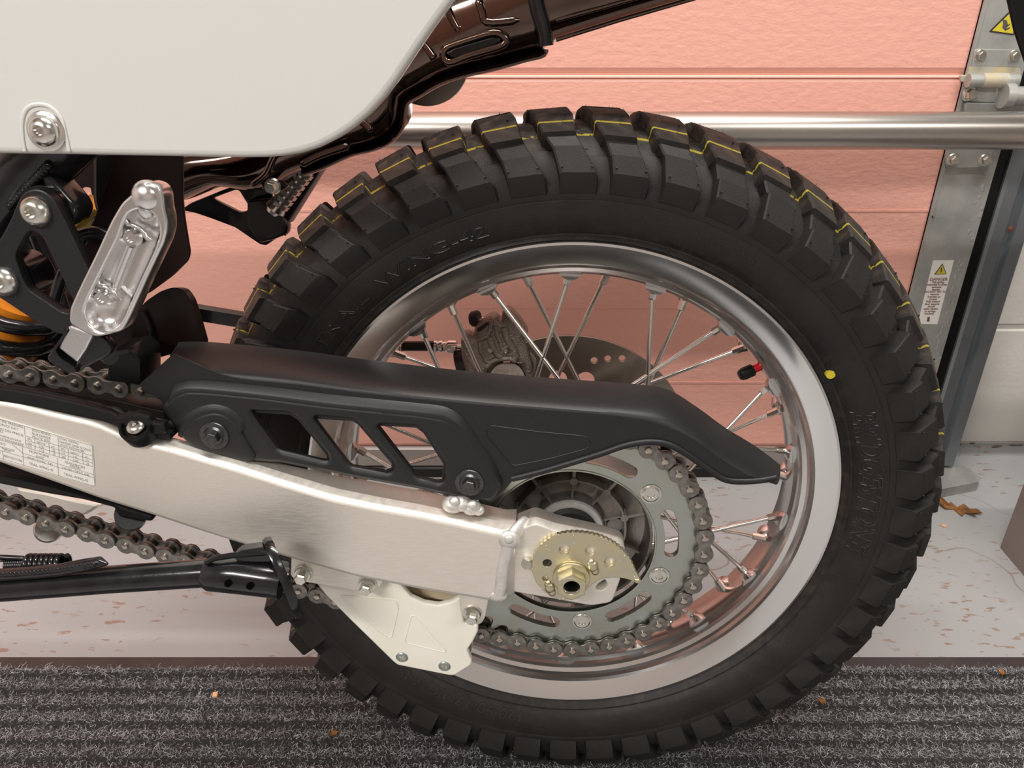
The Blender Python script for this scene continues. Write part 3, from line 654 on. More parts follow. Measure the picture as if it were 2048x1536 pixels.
crib([(740, 1060), (830, 960), (940, 925), (1100, 920), (1200, 960)], .0030)
crib([(620, 650), (640, 800), (720, 960), (790, 990)], .0024)
crib([(1230, 560), (1330, 800), (1400, 1000), (1400, 1120)], .0035, .004)
crib([(960, 700), (1060, 690)], .0014); crib([(1060, 860), (1150, 860)], .0014); crib([(770, 930), (860, 880)], .0014)
g.obj('cast_rib', CAL, cal, smooth=60)
g = G()
ring = [B(1257+72*math.cos(t), 950+50*math.sin(t), YK-.0003) for t in np.linspace(0, 2*PI, 20)]
g.tube([B(*K([(1257+60*math.cos(t), 950+45*math.sin(t))])[0], YK-.0004) for t in np.linspace(0, 2*PI, 20)], .0005, 6)
g.tube([B(*K([q])[0], YK-.0004) for q in ((1290, 925), (1250, 930), (1240, 950), (1280, 960), (1270, 980), (1225, 978))], .0004, 6); g.obj('cast_mark', CAL, cal, smooth=0)
c = B(*K([(1035, 795)])[0], YK); buttonbolt(c, (0, -1, 0), .0030, .004).obj('cover_screw', BOLT, cal)
G().cyl(B(*K([(790, 790)])[0], YK-.002), B(*K([(790, 790)])[0], YK+.002), .0024, n=14).obj('cast_boss', CAL, cal)
a = B(*K([(700, 310)])[0], YK+.012); b = B(*K([(610, 330)])[0], YK+.012); bl = G().cyl(a, b, .0028, n=12).obj('bleed_nipple', CHR, cal)
G().cyl(B(*K([(620, 290)])[0], YK+.012), B(*K([(480, 300)])[0], YK+.014), .0078, n=16, prof=[(0, .0070), (.2, .0080), (.8, .0072), (1, .0055)]).obj('bleed_cap', RUB, bl, label='black rubber bleed cap')
G().plate(rp(B2(K([(570, 470), (740, 345), (765, 380), (700, 450), (600, 510)]), YK-.001), .003), YK-.002, YK+.003, bev=.001).obj('rubber_plug', RUB, cal)
G().cyl(B(*K([(300, 1050)])[0], YK+.02), B(*K([(480, 1000)])[0], YK+.02), .016, n=24).obj('slider_pin_boot', RUB, cal)
G().plate(rp(B2(K([(1340, 730), (1500, 900), (1530, 950), (1500, 1150), (1380, 1300), (1300, 1100)]), YK+.006), .003), YK+.006, YK+.010, bev=.001).obj('brake_pad', HUB, cal)
G().cyl(B(*K([(1060, 1260)])[0], YK-.001), B(*K([(1060, 1260)])[0], YK+.02), .017, n=32).obj('piston', CAL, cal)
# hose and fitting
Hc = lambda pts: crop(780, 640, .08789, pts)
hz = G().tube([B(x, y, .075) for x, y in Hc([(60, 600), (300, 590), (700, 590), (1040, 590)])], .0050, 16).obj('brake_hose', PLA2, bike, label='black brake hose reaching the caliper')
g = G(); a = Vector(tuple(B(*Hc([(1010, 600)])[0], .075))); b = Vector(tuple(B(*Hc([(1520, 610)])[0], .075)))
g.cyl(a, b, .006, n=14, prof=[(0, .0058), (.12, .0060), (.18, .0050), (.24, .0060), (.36, .0061), (.42, .0050), (.52, .0050), (.56, .0059), (.66, .0066), (.98, .0066), (1, .0055)]); g.cyl(b, b+(b-a)*.25, .0022, n=10)
g.obj('hose_fitting', CHR, hz, label='crimped steel hose fitting')
# ---- drive chain
chain = empty('drive_chain', bike)
def cdy(x): return -.0135*min(1., max(0., (-x-.12)/.30))       # the chain line runs slightly outward to the front
def BC(px, py):
    p = B(px, py, -.109)
    for _ in range(3): p = B(px, py, -.109+cdy(p[0]))
    return np.array(p)[[0, 2]]
up = [BC(x, y) for x, y in ((5.5, 751), (48.7, 755), (92, 761), (134.5, 767), (178.6, 773), (222, 778), (265, 784))]
lowpx = [(6, 1027.5), (46, 1038), (87.5, 1051), (126.5, 1062), (167, 1073), (204.7, 1084), (243.7, 1095.6), (282.8, 1105.6), (322, 1117), (420, 1143), (500, 1163), (590.6, 1185), (626.6, 1196), (662, 1206), (760, 1232), (860, 1255), (960.5, 1273.8)]
low = [BC(x, y) for x, y in lowpx]
arc_t = 1.50; path = [up[0]-(up[1]-up[0])*3]+list(up)
path += [np.array([RP*math.cos(t), RP*math.sin(t)]) for t in np.linspace(arc_t, -PI/2-.236, 140)]
path += list(reversed(low[:-1])); path.append(low[0]-(low[1]-low[0])*3)
path = np.array(path); seg = np.linalg.norm(np.diff(path, axis=0), axis=1); S_ = np.concatenate([[0], np.cumsum(seg)])
def at_s(s): return np.array([np.interp(s, S_, path[:, 0]), np.interp(s, S_, path[:, 1])])
# arclength of pin 0 (angle A0) on the arc
i0 = min(range(len(path)), key=lambda i: abs(path[i][0]-RP*math.cos(A0))+abs(path[i][1]-RP*math.sin(A0))); s0 = S_[i0]
def nxt(s, sign):
    p = at_s(s); lo_, hi_ = s, s+sign*.03
    for _ in range(40):
        mid = (lo_+hi_)/2
        if np.linalg.norm(at_s(mid)-p) < .015875: lo_ = mid
        else: hi_ = mid
    return (lo_+hi_)/2
ss = [s0]
while ss[-1] < S_[-1]-.03: ss.append(nxt(ss[-1], 1))
neg = [s0]
while neg[-1] > .03: neg.append(nxt(neg[-1], -1))
pins = [(k, at_s(s)) for k, s in enumerate(ss)]+[(-k, at_s(s)) for k, s in enumerate(neg) if k]
pins = dict(pins)
def fig8(r, waist):
    h = .015875/2; o_ = []
    for sx in (1, -1):
        for t in np.linspace(-110, 110, 15): t_ = math.radians(t); o_.append((sx*(h+r*math.cos(t_)), sx*r*math.sin(t_)))
        o_.append((sx*.0022, sx*waist)); o_.append((-sx*.0022, sx*waist))
    return o_
def mk_outer():
    g = G()
    for y in (-.0081, .0060): g.plate(fig8(.0076, .0048), y, y+.0021, bev=.0004)
    for sx in (-1, 1):
        x = sx*.015875/2; g.cyl((x, -.0102, 0), (x, .0102, 0), .0027, n=14, mi=1, prof=[(0, .0014), (.02, .0026), (.98, .0026), (1, .0014)])
    return g.obj('chain_link', [CHAIN, CHAINL], chain, smooth=35)
def mk_inner():
    g = G()
    for y in (-.0054, .0033): g.plate(fig8(.0074, .0050), y, y+.0021, bev=.0004)
    for sx in (-1, 1):
        x = sx*.015875/2; g.cyl((x, -.0033, 0), (x, .0033, 0), .0051, n=18, mi=1)
        for y in (-.0060, .0054): g.cyl((x, y, 0), (x, y+.0006, 0), .0056, n=16, mi=1)
    return g.obj('chain_link', [CHAIN, CHAIND], chain, smooth=35)
lo_, li_ = None, None; nl = 0
for k in sorted(pins):
    if k+1 not in pins: continue
    a, b = pins[k], pins[k+1]; mid = (a+b)/2; ang = math.atan2(b[1]-a[1], b[0]-a[0]); outer = (k % 2 == 0)
    if outer: lo_ = mk_outer() if lo_ is None else lo_; o = lo_ if nl == 0 or not lo_.get('u') else dup(lo_, chain); lo_['u'] = 1
    else: li_ = mk_inner() if li_ is None else li_; o = li_ if not li_.get('u') else dup(li_, chain); li_['u'] = 1
    o.location = (mid[0], YC+cdy(mid[0]), mid[1]); o.rotation_euler = (0, -ang, 0); nl += 1
# ---- swingarm
YF, YBk = -.1475, -.113
tp = [(-60, 795), (0, 803), (50, 813), (104, 827), (150, 837), (191, 847), (273, 884), (335, 897), (405, 918), (471, 937), (560, 966), (663, 997), (750, 1015), (840, 1031), (925, 1050), (1006, 1068)]
bt = [(-60, 908), (0, 929), (100, 965), (203, 1002), (306, 1034), (390, 1062), (469, 1087), (582, 1121), (713, 1157), (833, 1181), (980, 1205), (1010, 1208)]
T3 = np.array([B(x, y, YF)[[0, 2]] for x, y in tp]); B3 = np.array([B(x, y, YF)[[0, 2]] for x, y in bt])
xs = np.linspace(T3[0, 0], B(1006, 1130, YF)[0], 60); rows = []
def sect(x, zt, zb, yf, yb, b=.0045):
    r = []
    for cy, cz_, sy, sz in ((yf, zt, 1, -1), (yb, zt, -1, -1), (yb, zb, -1, 1), (yf, zb, 1, 1)):
        A_ = [(cy+sy*b*(1-math.cos(t)) if 1 else 0, cz_+sz*b*(1-math.sin(t))) for t in np.linspace(0, PI/2, 5)]
        A_ = A_ if (sy*sz) < 0 else A_[::-1]
        r += [(x, y, z) for y, z in A_]
    return r
for x in xs: rows.append(sect(x, np.interp(x, T3[:, 0], T3[:, 1])+.001, np.interp(x, B3[:, 0], B3[:, 1]), YF, YBk-.0175*min(1., max(0., (-x-.16)/.12))))
def zt_(px, py, Y): return B(px, py, Y)
x1 = B(1030, 1100, -.139)[0]; ztp = rows[-1]
e1 = (np.interp(xs[-1], T3[:, 0], T3[:, 1])+.001, np.interp(xs[-1], B3[:, 0], B3[:, 1]))
rows.append(sect(x1, e1[0]-.0005, e1[1]+.0035, -.1395, YBk, .002))
arm = G().loft(rows, True, True).obj('swingarm', ALU, bike, smooth=40)
# axle end plate
out = B2([(1018, 1066), (1070, 1046), (1112, 1062), (1200, 1082), (1250, 1098), (1252, 1120), (1240, 1160), (1224, 1204), (1183, 1211), (1100, 1196), (1027, 1183)], -.139)
G().plate(rp(out, [.002, .004, .004, .004, .01, .006, .004, .004, .004, .004, .002]), -.1395, -.116, [circ(0, 0, .0105, 24), circ(*B(1094.5, 1126.4, -.139)[[0, 2]], .0042, 16), rp(B2([(1195, 1168), (1210, 1158), (1216, 1170), (1205, 1180), (1190, 1178)], -.139), .002)], bev=.001).obj('axle_plate', ALU, arm, label='flat brushed axle end plate')
g = G()
def bead(pts, r, Y): g.tube([B(x, y, Y) for x, y in pts], r, 14)
g.tube([B(1016-18*t+1.2*math.sin(t*9), 1080+108*t, -.1465) for t in np.linspace(0, 1, 49)], [.0050+.00022*(k % 2) for k in range(49)], 18, flat=.55)
g.sphere(B(1018, 1080, -.1465), .0082, 10, sc=(1, .42, 1)); g.sphere(B(1018, 1080, -.1495), .0035, 8, sc=(1, .35, 1)); g.sphere(B(996, 1192, -.1462), .0068, 10, sc=(1.1, .42, .85))
g.tube([B(1022, 1074, -.145), B(1040, 1056, -.138), B(1056, 1042, -.127), B(1068, 1034, -.117)], [.0055, .0062, .0060, .0058], 16, flat=.6)
g.sphere(B(1071, 1036, -.122), .0075, 8, sc=(1.1, 1, .5))
g.obj('weld_bead', ALUC, arm, smooth=60, label='pale ridged weld bead')
g = G()
for (px, py), r in (((907, 1008), .0085), ((943, 1014), .0075), ((924, 1006), .0078), ((956, 1020), .005)):
    g.sphere(B(px, py, -.136), r, 10, sc=(1, .9, .8))
for (px, py) in ((909, 1003), (944, 1010)): g.sphere(B(px, py, -.1415), .0042, 8, sc=(1, .8, .9))
g.obj('weld_bead', ALUC, arm, smooth=60)
G().box(tuple(B(903, 1010, -.134)), tuple(B(958, 985, -.128)), bev=.0006).obj('guard_tab', ALU, arm)
G().box(tuple(B(403, 925, -.130)), tuple(B(460, 907, -.120)), bev=.0006).obj('guard_tab', ALU, arm)
G().cyl(B(1056, 1120, -.1385), B(1053, 1130, -.1475), .0042, n=20, prof=[(0, .0042), (.9, .0042), (1, .0036)]).obj('stop_pin', BOLT, arm)
# bracket tabs below the arm
g = G(); g.plate(rp(B2([(583, 1105), (581, 1152), (592, 1161), (742, 1187), (754, 1181), (766, 1164), (770, 1140)], -.1375), .003), -.1375, -.1345, bev=.0006); tb = g.obj('guide_tab', ALU, arm)
g = G(); g.plate(rp(B2([(915, 1180), (926, 1234), (936, 1246), (961, 1250), (970, 1236), (979, 1190)], -.1375), .003), -.1375, -.1345, bev=.0006); g.obj('guide_tab', ALU, arm)
g = G(); g.tube([B(583, 1124, -.1395), B(560, 1104, -.136), B(520, 1096, -.130)], .004, 10)
for (px, py) in ((607, 1150), (735, 1172), (945, 1230)):
    c = B(px, py-4, -.1378); hexbolt(c, (0, -1, .0), .0048, .0085, washer=.0076).obj('hex_bolt', BOLT, arm, smooth=25)
# sticker with the tyre pressure table, on the arm's flat face
YS = YF-.0002
g = G(); sq = crop(0, 820, .09766, [(-900, -110), (1860, 700), (1905, 740), (1950, 1500), (1935, 1545), (1890, 1550), (-900, 750)])
st = g.plate(rp(B2(sq, YS), [.001]*7), YS-.0003, YS).obj('pressure_label', STK, arm, label='white sticker with a printed tyre pressure table')
SP = lambda x, y: Vector(tuple(B(*crop(0, 820, .09766, [(x, y)])[0], YS-.00035)))
g = G()
def sline(a, b, w=.00009):
    A_, B_ = SP(*a), SP(*b); g.cyl(A_, B_, w*1.3, n=4)
U = Vector(SP(1900, 560)-SP(500, 165)).normalized()
sl = (700-(-110))/2760.
def ytop(x): return -110+90+sl*(x+900)
def stext(s, x, y, h, w=None):
    """baseline start in the sticker crop's coordinates; h cap height"""
    v, f = text(s, 1.0, 0, off=-.004); xs_ = [p[0] for p in v]; W0 = max(xs_)-min(xs_); x0 = min(xs_)
    w = w or W0*h*1.25; O = SP(x, y); A_ = SP(x+w, y+sl*w)-O; Uv = SP(x-h*.05, y-h*1.0)-O
    g.add([tuple(O+A_*((p[0]-x0)/W0)+Uv*(p[1]/.73)) for p in v], f)
sline((-900, -75), (1850, 720)); sline((1850, 720), (1885, 745)); sline((1885, 745), (1905, 1160)); sline((1910, 1190), (1935, 1500)); sline((-900, 715), (1930, 1560))
sline((495, 325), (535, 750)); sline((1185, 535), (1215, 965)); sline((535, 535), (1890, 940)); sline((535, 620), (1890, 1020)); sline((530, 690), (1895, 1090)); sline((-900, 350), (1905, 1165))
sline((710, 590), (722, 805)); sline((1000, 680), (1015, 895)); sline((1395, 795), (1408, 1015)); sline((1690, 885), (1705, 1110))
sline((455, 760), (490, 1135)); sline((1170, 975), (1200, 1350)); sline((470, 885), (1920, 1325)); sline((465, 955), (1925, 1390)); sline((50, 840), (75, 1020)); sline((-900, 560), (470, 960)); sline((240, 690), (465, 880))
stext('TIRE PRESSURE', 0, 240, 52, 470); stext('LUFTDRUCK KALT', -150, 270, 52, 530); stext('PRESSION DES PNEUS', -260, 330, 50, 740); stext('A FROID', -200, 400, 50, 260)
stext('FRONT/VORNE/AVANT', -260, 465, 46, 700); stext('REAR/HINTEN/ARRIERE', -260, 525, 46, 750)
stext('SOLO RIDING', 655, 430, 55, 385); stext('NUR FAHRER', 655, 500, 52, 385); stext('PILOTE SEUL', 665, 565, 52, 375)
stext('DUAL RIDING', 1222, 600, 50, 385); stext('FAHRER UND SOZIUS', 1225, 670, 48, 630); stext('AVEC PASSAGER', 1228, 730, 48, 500)
for s_, x, y, h in (('kPa', 565, 610, 50), ('kgf/cm2', 760, 670, 44), ('psi', 1060, 760, 44), ('150', 575, 700, 48), ('175', 578, 770, 48), ('1.50', 810, 770, 48), ('1.75', 815, 845, 48), ('22', 1075, 845, 48), ('25', 1078, 915, 48),
                    ('kPa', 1250, 815, 48), ('kgf/cm2', 1450, 880, 42), ('psi', 1750, 975, 44), ('175', 1255, 905, 48), ('200', 1260, 975, 48), ('1.75', 1500, 980, 48), ('2.00', 1500, 1045, 48), ('25', 1765, 1055, 48), ('29', 1770, 1125, 48)): stext(s_, x, y, h)
stext('SIZE', 5, 700, 44, 110); stext('REIFENGROSSE', -150, 730, 44, 450); stext('TAILLE', 50, 820, 44, 170)
stext('FRONT/VORNE', 605, 865, 52, 400); stext('AVANT', 735, 965, 46, 170); stext('80/90-21M/C 54S', 560, 990, 44, 520)
stext('REAR/HINTEN', 1335, 1090, 50, 400); stext('ARRIERE', 1425, 1160, 46, 230); stext('120/90-17M/C 64S', 1280, 1200, 44, 550)
stext('BRIDGESTONE', 80, 960, 50, 380); stext('TRAIL WING-41', 595, 1120, 58, 490); stext('TRAIL WING-42', 1310, 1335, 58, 495); stext('TYRE', -150, 850, 46, 170)
g.obj('printed_text', INK, st, smooth=0)
# ---- snail cam adjuster and axle nut
Z_ = lambda pts: crop(1000, 1040, .14648, pts)
YA = -.1435
front = [(436, 690), (430, 620), (450, 530), (490, 440), (545, 362), (620, 295), (700, 245), (790, 207), (900, 184), (1010, 178), (1120, 184), (1230, 198), (1340, 224), (1450, 266), (1540, 315), (1620, 370), (1700, 445), (1760, 515), (1805, 600), (1838, 680), (1858, 745)]
P3 = [tuple(B(x, y, YA)[[0, 2]]) for x, y in Z_(front)]
# scallop the toothed edge
q = np.array(P3); L_ = np.concatenate([[0], np.cumsum(np.linalg.norm(np.diff(q, axis=0), axis=1))]); ns = 31; sc_ = []
for k in range(ns):
    for t, dd in ((0., 0.), (.5, .00075)):
        s = (k+t)/ns*L_[-1]; p = np.array([np.interp(s, L_, q[:, 0]), np.interp(s, L_, q[:, 1])]); p2 = np.array([np.interp(min(s+.001, L_[-1]), L_, q[:, 0]), np.interp(min(s+.001, L_[-1]), L_, q[:, 1])])
        tn = p2-p; tn = tn/(np.linalg.norm(tn)+1e-9); nn_ = np.array([-tn[1], tn[0]]); sc_.append(tuple(p+nn_*dd))
tail = [tuple(B(x, y, YA)[[0, 2]]) for x, y in Z_([(1900, 790), (1925, 830), (1905, 868), (1870, 870), (1790, 825), (1700, 800), (1600, 785), (1500, 785), (1400, 800), (1320, 830), (1250, 890), (1190, 950), (1140, 1000), (1060, 1060), (960, 1082), (860, 1086), (760, 1070), (680, 1035), (610, 985), (550, 930), (490, 850), (455, 770)])]
hs = []
for x, y, r in ((645, 590, .0034), (618, 800, .0023), (880, 405, .0043), (1240, 425, .0043), (1500, 575, .0043)):
    c = B(*Z_([(x, y)])[0], YA); hs.append(circ(c[0], c[2], r, 20))
hs.append(circ(0, 0, .0095, 24))
cam_ = G().plate(sc_+tail, YA, YA+.004, hs, bev=.0004).obj('chain_adjuster', YZINC, bike, smooth=30, label='yellowish zinc snail-shaped chain adjuster plate with stamped numbers')
g = G()
def stamp(s, x, y, rot, h=.0042):
    v, f = text(s, h, .00015, off=0); ed = {}
    c = B(*Z_([(x, y)])[0], YA-.0001); ca, sa = math.cos(rot), math.sin(rot)
    vv = [Vector((c[0]+p[0]*ca-p[1]*sa, YA-.00012, c[2]+p[0]*sa+p[1]*ca)) for p in v]
    for q_ in f:
        for i in range(len(q_)):
            e = (min(q_[i], q_[i-1]), max(q_[i], q_[i-1])); ed[e] = ed.get(e, 0)+1
    g.add([tuple(p) for p in vv], f)
for s, x, y, r in (('2', 510, 690, .9), ('3', 650, 430, .55), ('4', 985, 330, 0), ('5', 1330, 340, -.35), ('6', 1610, 545, -.7), ('7', 1720, 790, -1.1), ('1', 590, 920, 1.5), ('9', 850, 1065, 2.6), ('1', 1450, 700, -.5)): stamp(s, x, y, r)
for x, y in ((632, 352), (1005, 212), (1408, 270), (1700, 488), (1835, 770), (455, 640), (560, 935), (865, 1080)): c = B(*Z_([(x, y)])[0], YA); g.sphere((c[0], YA, c[2]), .0006, 6)
g.obj('stamped_number', mat('stamped', (.78, .76, .68), .3, 1), cam_, smooth=0)
G().plate(circ(0, 0, .0142, 40), YA-.0026, YA, [circ(0, 0, .0066, 24)], bev=.001).obj('collar', YZINC, cam_)
g = G()
for x, y in ((1270, 640), (680, 930)):
    g = G()
    for dx, dy, r in ((0, 0, .0040), (30, 60, .0030), (-25, -50, .0028)): g.sphere(B(x+dx and Z_([(x+dx, y+dy)])[0][0], Z_([(x+dx, y+dy)])[0][1], YA-.0006), r, 8, sc=(1, .55, 1.2))
    g.obj('weld_bead', YZINC, cam_, smooth=60)
G().box(tuple(B(*Z_([(1835, 845)])[0], YA-.0012)), tuple(B(*Z_([(1905, 795)])[0], YA+.0005)), bev=.0004).obj('index_tab', YZINC, cam_)
g = G(); n6 = 6; R6 = .0118; ring = lambda r, y, n, a0=PI/2: [(r*math.cos(a0+2*PI*k/n), y, r*math.sin(a0+2*PI*k/n)) for k in range(n)]
hx = circ(0, 0, R6, 6, PI/2)
g.plate(hx, YA-.0125, YA-.0024, [circ(0, 0, .0064, 32)], bev=.0008)
nut = g.obj('axle_nut', YZINC, bike, smooth=25, label='large hollow hexagonal axle nut')
G().lathe([(.0064, YA-.0125), (.0092, YA-.0127), (.0094, YA-.0118), (.0064, YA-.0118)], 40).obj('nut_face', YZINC, nut)
G().lathe([(.0060, YA-.011), (.0064, YA-.0115), (.0064, YA+.01), (.0055, YA+.01), (.0055, YA-.009), (.0060, YA-.011)], 32).obj('axle_end', CHR, nut)
g = G(); g.cyl((0, -.1385, 0), (0, -.1375, 0), .0062, n=24); g.obj('bore_shade', HOLE, nut)  # black disc paints the darkness inside the hollow nut
# ---- chain guard
YG = -.131
L1 = [(352, 712), (470, 726), (600, 740), (740, 758), (945, 779), (1150, 796), (1253, 806), (1321, 823), (1389, 861), (1440, 902), (1495, 938), (1545, 953)]
TT = [(365, 681), (470, 688), (600, 701), (740, 720), (945, 743), (1130, 758), (1260, 767), (1335, 779), (1395, 815), (1450, 855), (1512, 893), (1561, 930)]
def resamp(P_, n):
    P_ = np.array(P_, float); t = np.linspace(0, 1, len(P_)); tt = np.linspace(0, 1, n)
    # smooth (Catmull-like) resampling
    out = []
    for u in tt*(len(P_)-1):
        i = min(int(u), len(P_)-2); f = u-i; p0 = P_[max(i-1, 0)]; p1 = P_[i]; p2 = P_[i+1]; p3 = P_[min(i+2, len(P_)-1)]
        out.append(.5*((2*p1)+(-p0+p2)*f+(2*p0-5*p1+4*p2-p3)*f*f+(-p0+3*p1-3*p2+p3)*f**3))
    return out
L1 = [(345, 709), (400, 730)]+[(x, y+(28 if x < 1300 else 28-(x-1300)*.085)) for x, y in L1[1:]]; TT = [(358, 684), (400, 683)]+TT[1:]; l1 = resamp(L1, 50); tt_ = resamp(TT, 50); rows = []
for i in range(50):
    a = np.array(B(l1[i][0], l1[i][1], YG)); b = np.array(B(tt_[i][0], tt_[i][1], -.090)); row = []
    for u in np.linspace(0, 1, 10):
        t = u*PI/2; s1_, s2_ = math.sin(t), 1-math.cos(t); row.append(tuple(a+(b-a)*np.array([u, 0, 0])+np.array([0, (b-a)[1]*s2_, (b-a)[2]*s1_])))
    inn = [tuple(np.array(p)+np.array([0, .0022*math.cos(u), -.0028])) for p, u in zip(row, np.linspace(0, PI/2, 10))]
    rows.append(row+inn[::-1])
g = G().loft(rows, True, True)
face = [tuple(p) for p in l1]+[(1560, 950), (1553, 958), (1538, 963), (1500, 964), (1470, 966), (1442, 960), (1403, 936), (1372, 912), (1340, 896), (1300, 887), (1260, 889), (1222, 901), (1130, 931), (1060, 950), (1026, 961), (1012, 978), (985, 1004), (940, 1002), (890, 990), (840, 978), (720, 956), (640, 940), (560, 925), (500, 922), (460, 916), (400, 903), (372, 880), (350, 855), (333, 825), (320, 800), (305, 789), (290, 786), (279, 772), (281, 766), (345, 709), (354, 713)]
big = [B2(p, YG) for p in ([(506, 826), (580, 830), (597, 842), (652, 910), (655, 922), (640, 920), (565, 903), (556, 898)], [(631, 838), (705, 843), (716, 850), (783, 928), (782, 938), (770, 942), (705, 931), (697, 925)], [(758, 852), (832, 856), (846, 866), (886, 928), (884, 960), (874, 962), (842, 955), (832, 948)])]
g.plate(B2(face, YG), YG, YG+.0028, big, bev=.0006)
guard = g.obj('chain_guard', PLA, bike, smooth=30, label='long matt black plastic chain guard with three slanted cut-outs')
YR = YG-.0052
reg = [(322, 812), (345, 790), (372, 780), (420, 782), (520, 792), (640, 808), (760, 820), (840, 828), (896, 838), (910, 850), (950, 900), (1006, 975), (985, 1005), (940, 1003), (890, 992), (840, 981), (720, 960), (640, 944), (560, 928), (500, 925), (460, 919), (400, 906), (368, 882), (346, 855), (328, 830)]
hol = [rp(B2(p, YR), .0016) for p in ([(500, 823), (578, 826), (592, 836), (652, 908), (656, 923), (640, 922), (562, 904), (553, 899)], [(626, 838), (632, 833), (704, 839), (716, 848), (786, 926), (784, 944), (770, 948), (703, 936), (694, 928)], [(754, 855), (762, 849), (832, 851), (846, 863), (889, 926), (887, 963), (876, 968), (838, 960), (828, 953)])]
G().plate(rp(B2(reg, YR), .003), YR, YG+.002, hol, bev=.0044, seg=2).obj('raised_web', PLA, guard, smooth=30)
def shoulder(path, name, ya, yb, off, par):
    P_ = B2(resamp(path, 48), yb); rows = []
    for i, (x, z) in enumerate(P_):
        a = np.array(P_[max(i-1, 0)]); b = np.array(P_[min(i+1, 47)]); d = b-a; d /= np.linalg.norm(d)+1e-9; nv = np.array([-d[1], d[0]]); k = off*min(1, i/5+.1, (47-i)/5+.1)
        rows.append([(x+nv[0]*k, ya, z+nv[1]*k), (x+nv[0]*k*.85, ya+(yb-ya)*.25, z+nv[1]*k*.85), (x+nv[0]*k*.35, ya+(yb-ya)*.75, z+nv[1]*k*.35), (x+nv[0]*k*.1, yb+.0002, z+nv[1]*k*.1), (x-nv[0]*.003, yb+.0005, z-nv[1]*.003), (x-nv[0]*.003, ya, z-nv[1]*.003)])
    G().loft(rows, True, True).obj(name, PLA, par, smooth=60, flat=False)
shoulder([(334, 806), (345, 791), (360, 783), (385, 780), (450, 785), (560, 797), (660, 810), (760, 820), (840, 828), (880, 833), (902, 843), (920, 860), (950, 903), (980, 942), (1003, 972)], 'web_shoulder', YG-.0001, YR-.0001, .0058, guard)
shoulder([(356, 872), (372, 849), (398, 831), (425, 824), (450, 829), (470, 845), (482, 866)], 'boss_shoulder', YR-.0001, YR-.0022, .0050, guard)
G().plate(rp(B2([(356, 868), (372, 848), (398, 830), (425, 823), (450, 828), (472, 846), (486, 872), (512, 915), (500, 926), (460, 920), (402, 907), (374, 888)], YR-.002), .006), YR-.0022, YR+.003, bev=.003, seg=2).obj('mount_boss', PLA, guard, smooth=40)
g = G()
lip = [(1024, 958), (1080, 944), (1135, 928), (1200, 908), (1240, 894), (1270, 887), (1305, 884), (1340, 890), (1375, 909), (1410, 934), (1445, 957), (1475, 963), (1520, 961), (1553, 955)]
g.tube([B(x, y, YG-.0005) for x, y in resamp(lip, 40)], .0024, 10, flat=.8)
g.obj('edge_lip', PLA, guard, smooth=60)
g = G(); tr3 = [(972, 862), (980, 851), (1080, 864), (1168, 872), (1180, 880), (1180, 892), (1168, 899), (1100, 917), (1030, 931), (1022, 928), (975, 872)]
pp = rp(B2(tr3, YG), .004, 5); g.tube([(x, YG+.0001, z) for x, z in pp+pp[:1]], .00045, 6, caps=False); g.obj('embossed_outline', PLA, guard, smooth=60)
for px, py, yy in ((429, 871, YR-.0022), (939, 965, YR)):
    c = B(px, py, yy); hexbolt(c, (0, -1, 0), .0052, .0062, washer=.0108).obj('guard_bolt', BLKB, guard, smooth=25)
    q = G(); v, f = text('4', .0045, .0001); q.add([(c[0]+p[0]-.0013, c[1]-.0064, c[2]+p[1]-.0016) for p in v], f); q.obj('guard_bolt_mark', CHAINL, guard, smooth=0)
# ---- white chain guide
YW = -.1285
ow = [(633, 1168), (700, 1160), (765, 1160), (793, 1164), (806, 1176), (822, 1195), (848, 1207), (876, 1211), (902, 1205), (916, 1196), (922, 1196), (928, 1246), (956, 1250), (956, 1264), (946, 1284), (935, 1300), (940, 1314), (944, 1322), (942, 1331), (909, 1352), (900, 1352), (795, 1331), (786, 1324), (700, 1240), (650, 1190)]
wg = G().plate(rp(B2(ow, YW), .0015), YW, YW+.006, bev=.0016, seg=2).obj('chain_guide', WNY, bike, smooth=40, label='white nylon chain guide block below the swingarm')
ob_ = [(650, 1150), (1000, 1200), (960, 1275), (930, 1340), (800, 1325), (700, 1240)]
G().plate(rp(B2(ob_, YW), .0015), -.084, -.079, bev=.001).obj('back_plate', BEI, wg)
g = G(); low_e = B2([(700, 1242), (790, 1327), (902, 1348), (940, 1328)], YW); rows = []
for x, z in low_e: rows.append([(x, YW+.004, z+.001), (x, -.080, z+.001), (x, -.080, z+.005), (x, YW+.004, z+.005)])
g.loft(rows, True, True); g.obj('lower_web', WNY, wg)
g = G()
for pl in ([(822, 1232), (830, 1230), (892, 1300), (889, 1305), (812, 1286), (810, 1280)], [(792, 1200), (797, 1215), (783, 1275), (766, 1268), (680, 1190)]):
    p_ = rp(B2(pl, YW), .002, 4); g.tube([(x, YW+.0003, z) for x, z in p_+p_[:1]], .0008, 6, caps=False)
g.obj('moulded_rib', WNY, wg, smooth=60)
c0, c1_ = B(806, 1172, -.118), B(918, 1196, -.118)
G().plate(rp(B2([(790, 1150), (925, 1180), (920, 1200), (890, 1202), (850, 1195), (815, 1180)], -.106), .003), -.106, -.102, bev=.001).obj('inner_web', BEI, wg, label='yellowed inner wall')
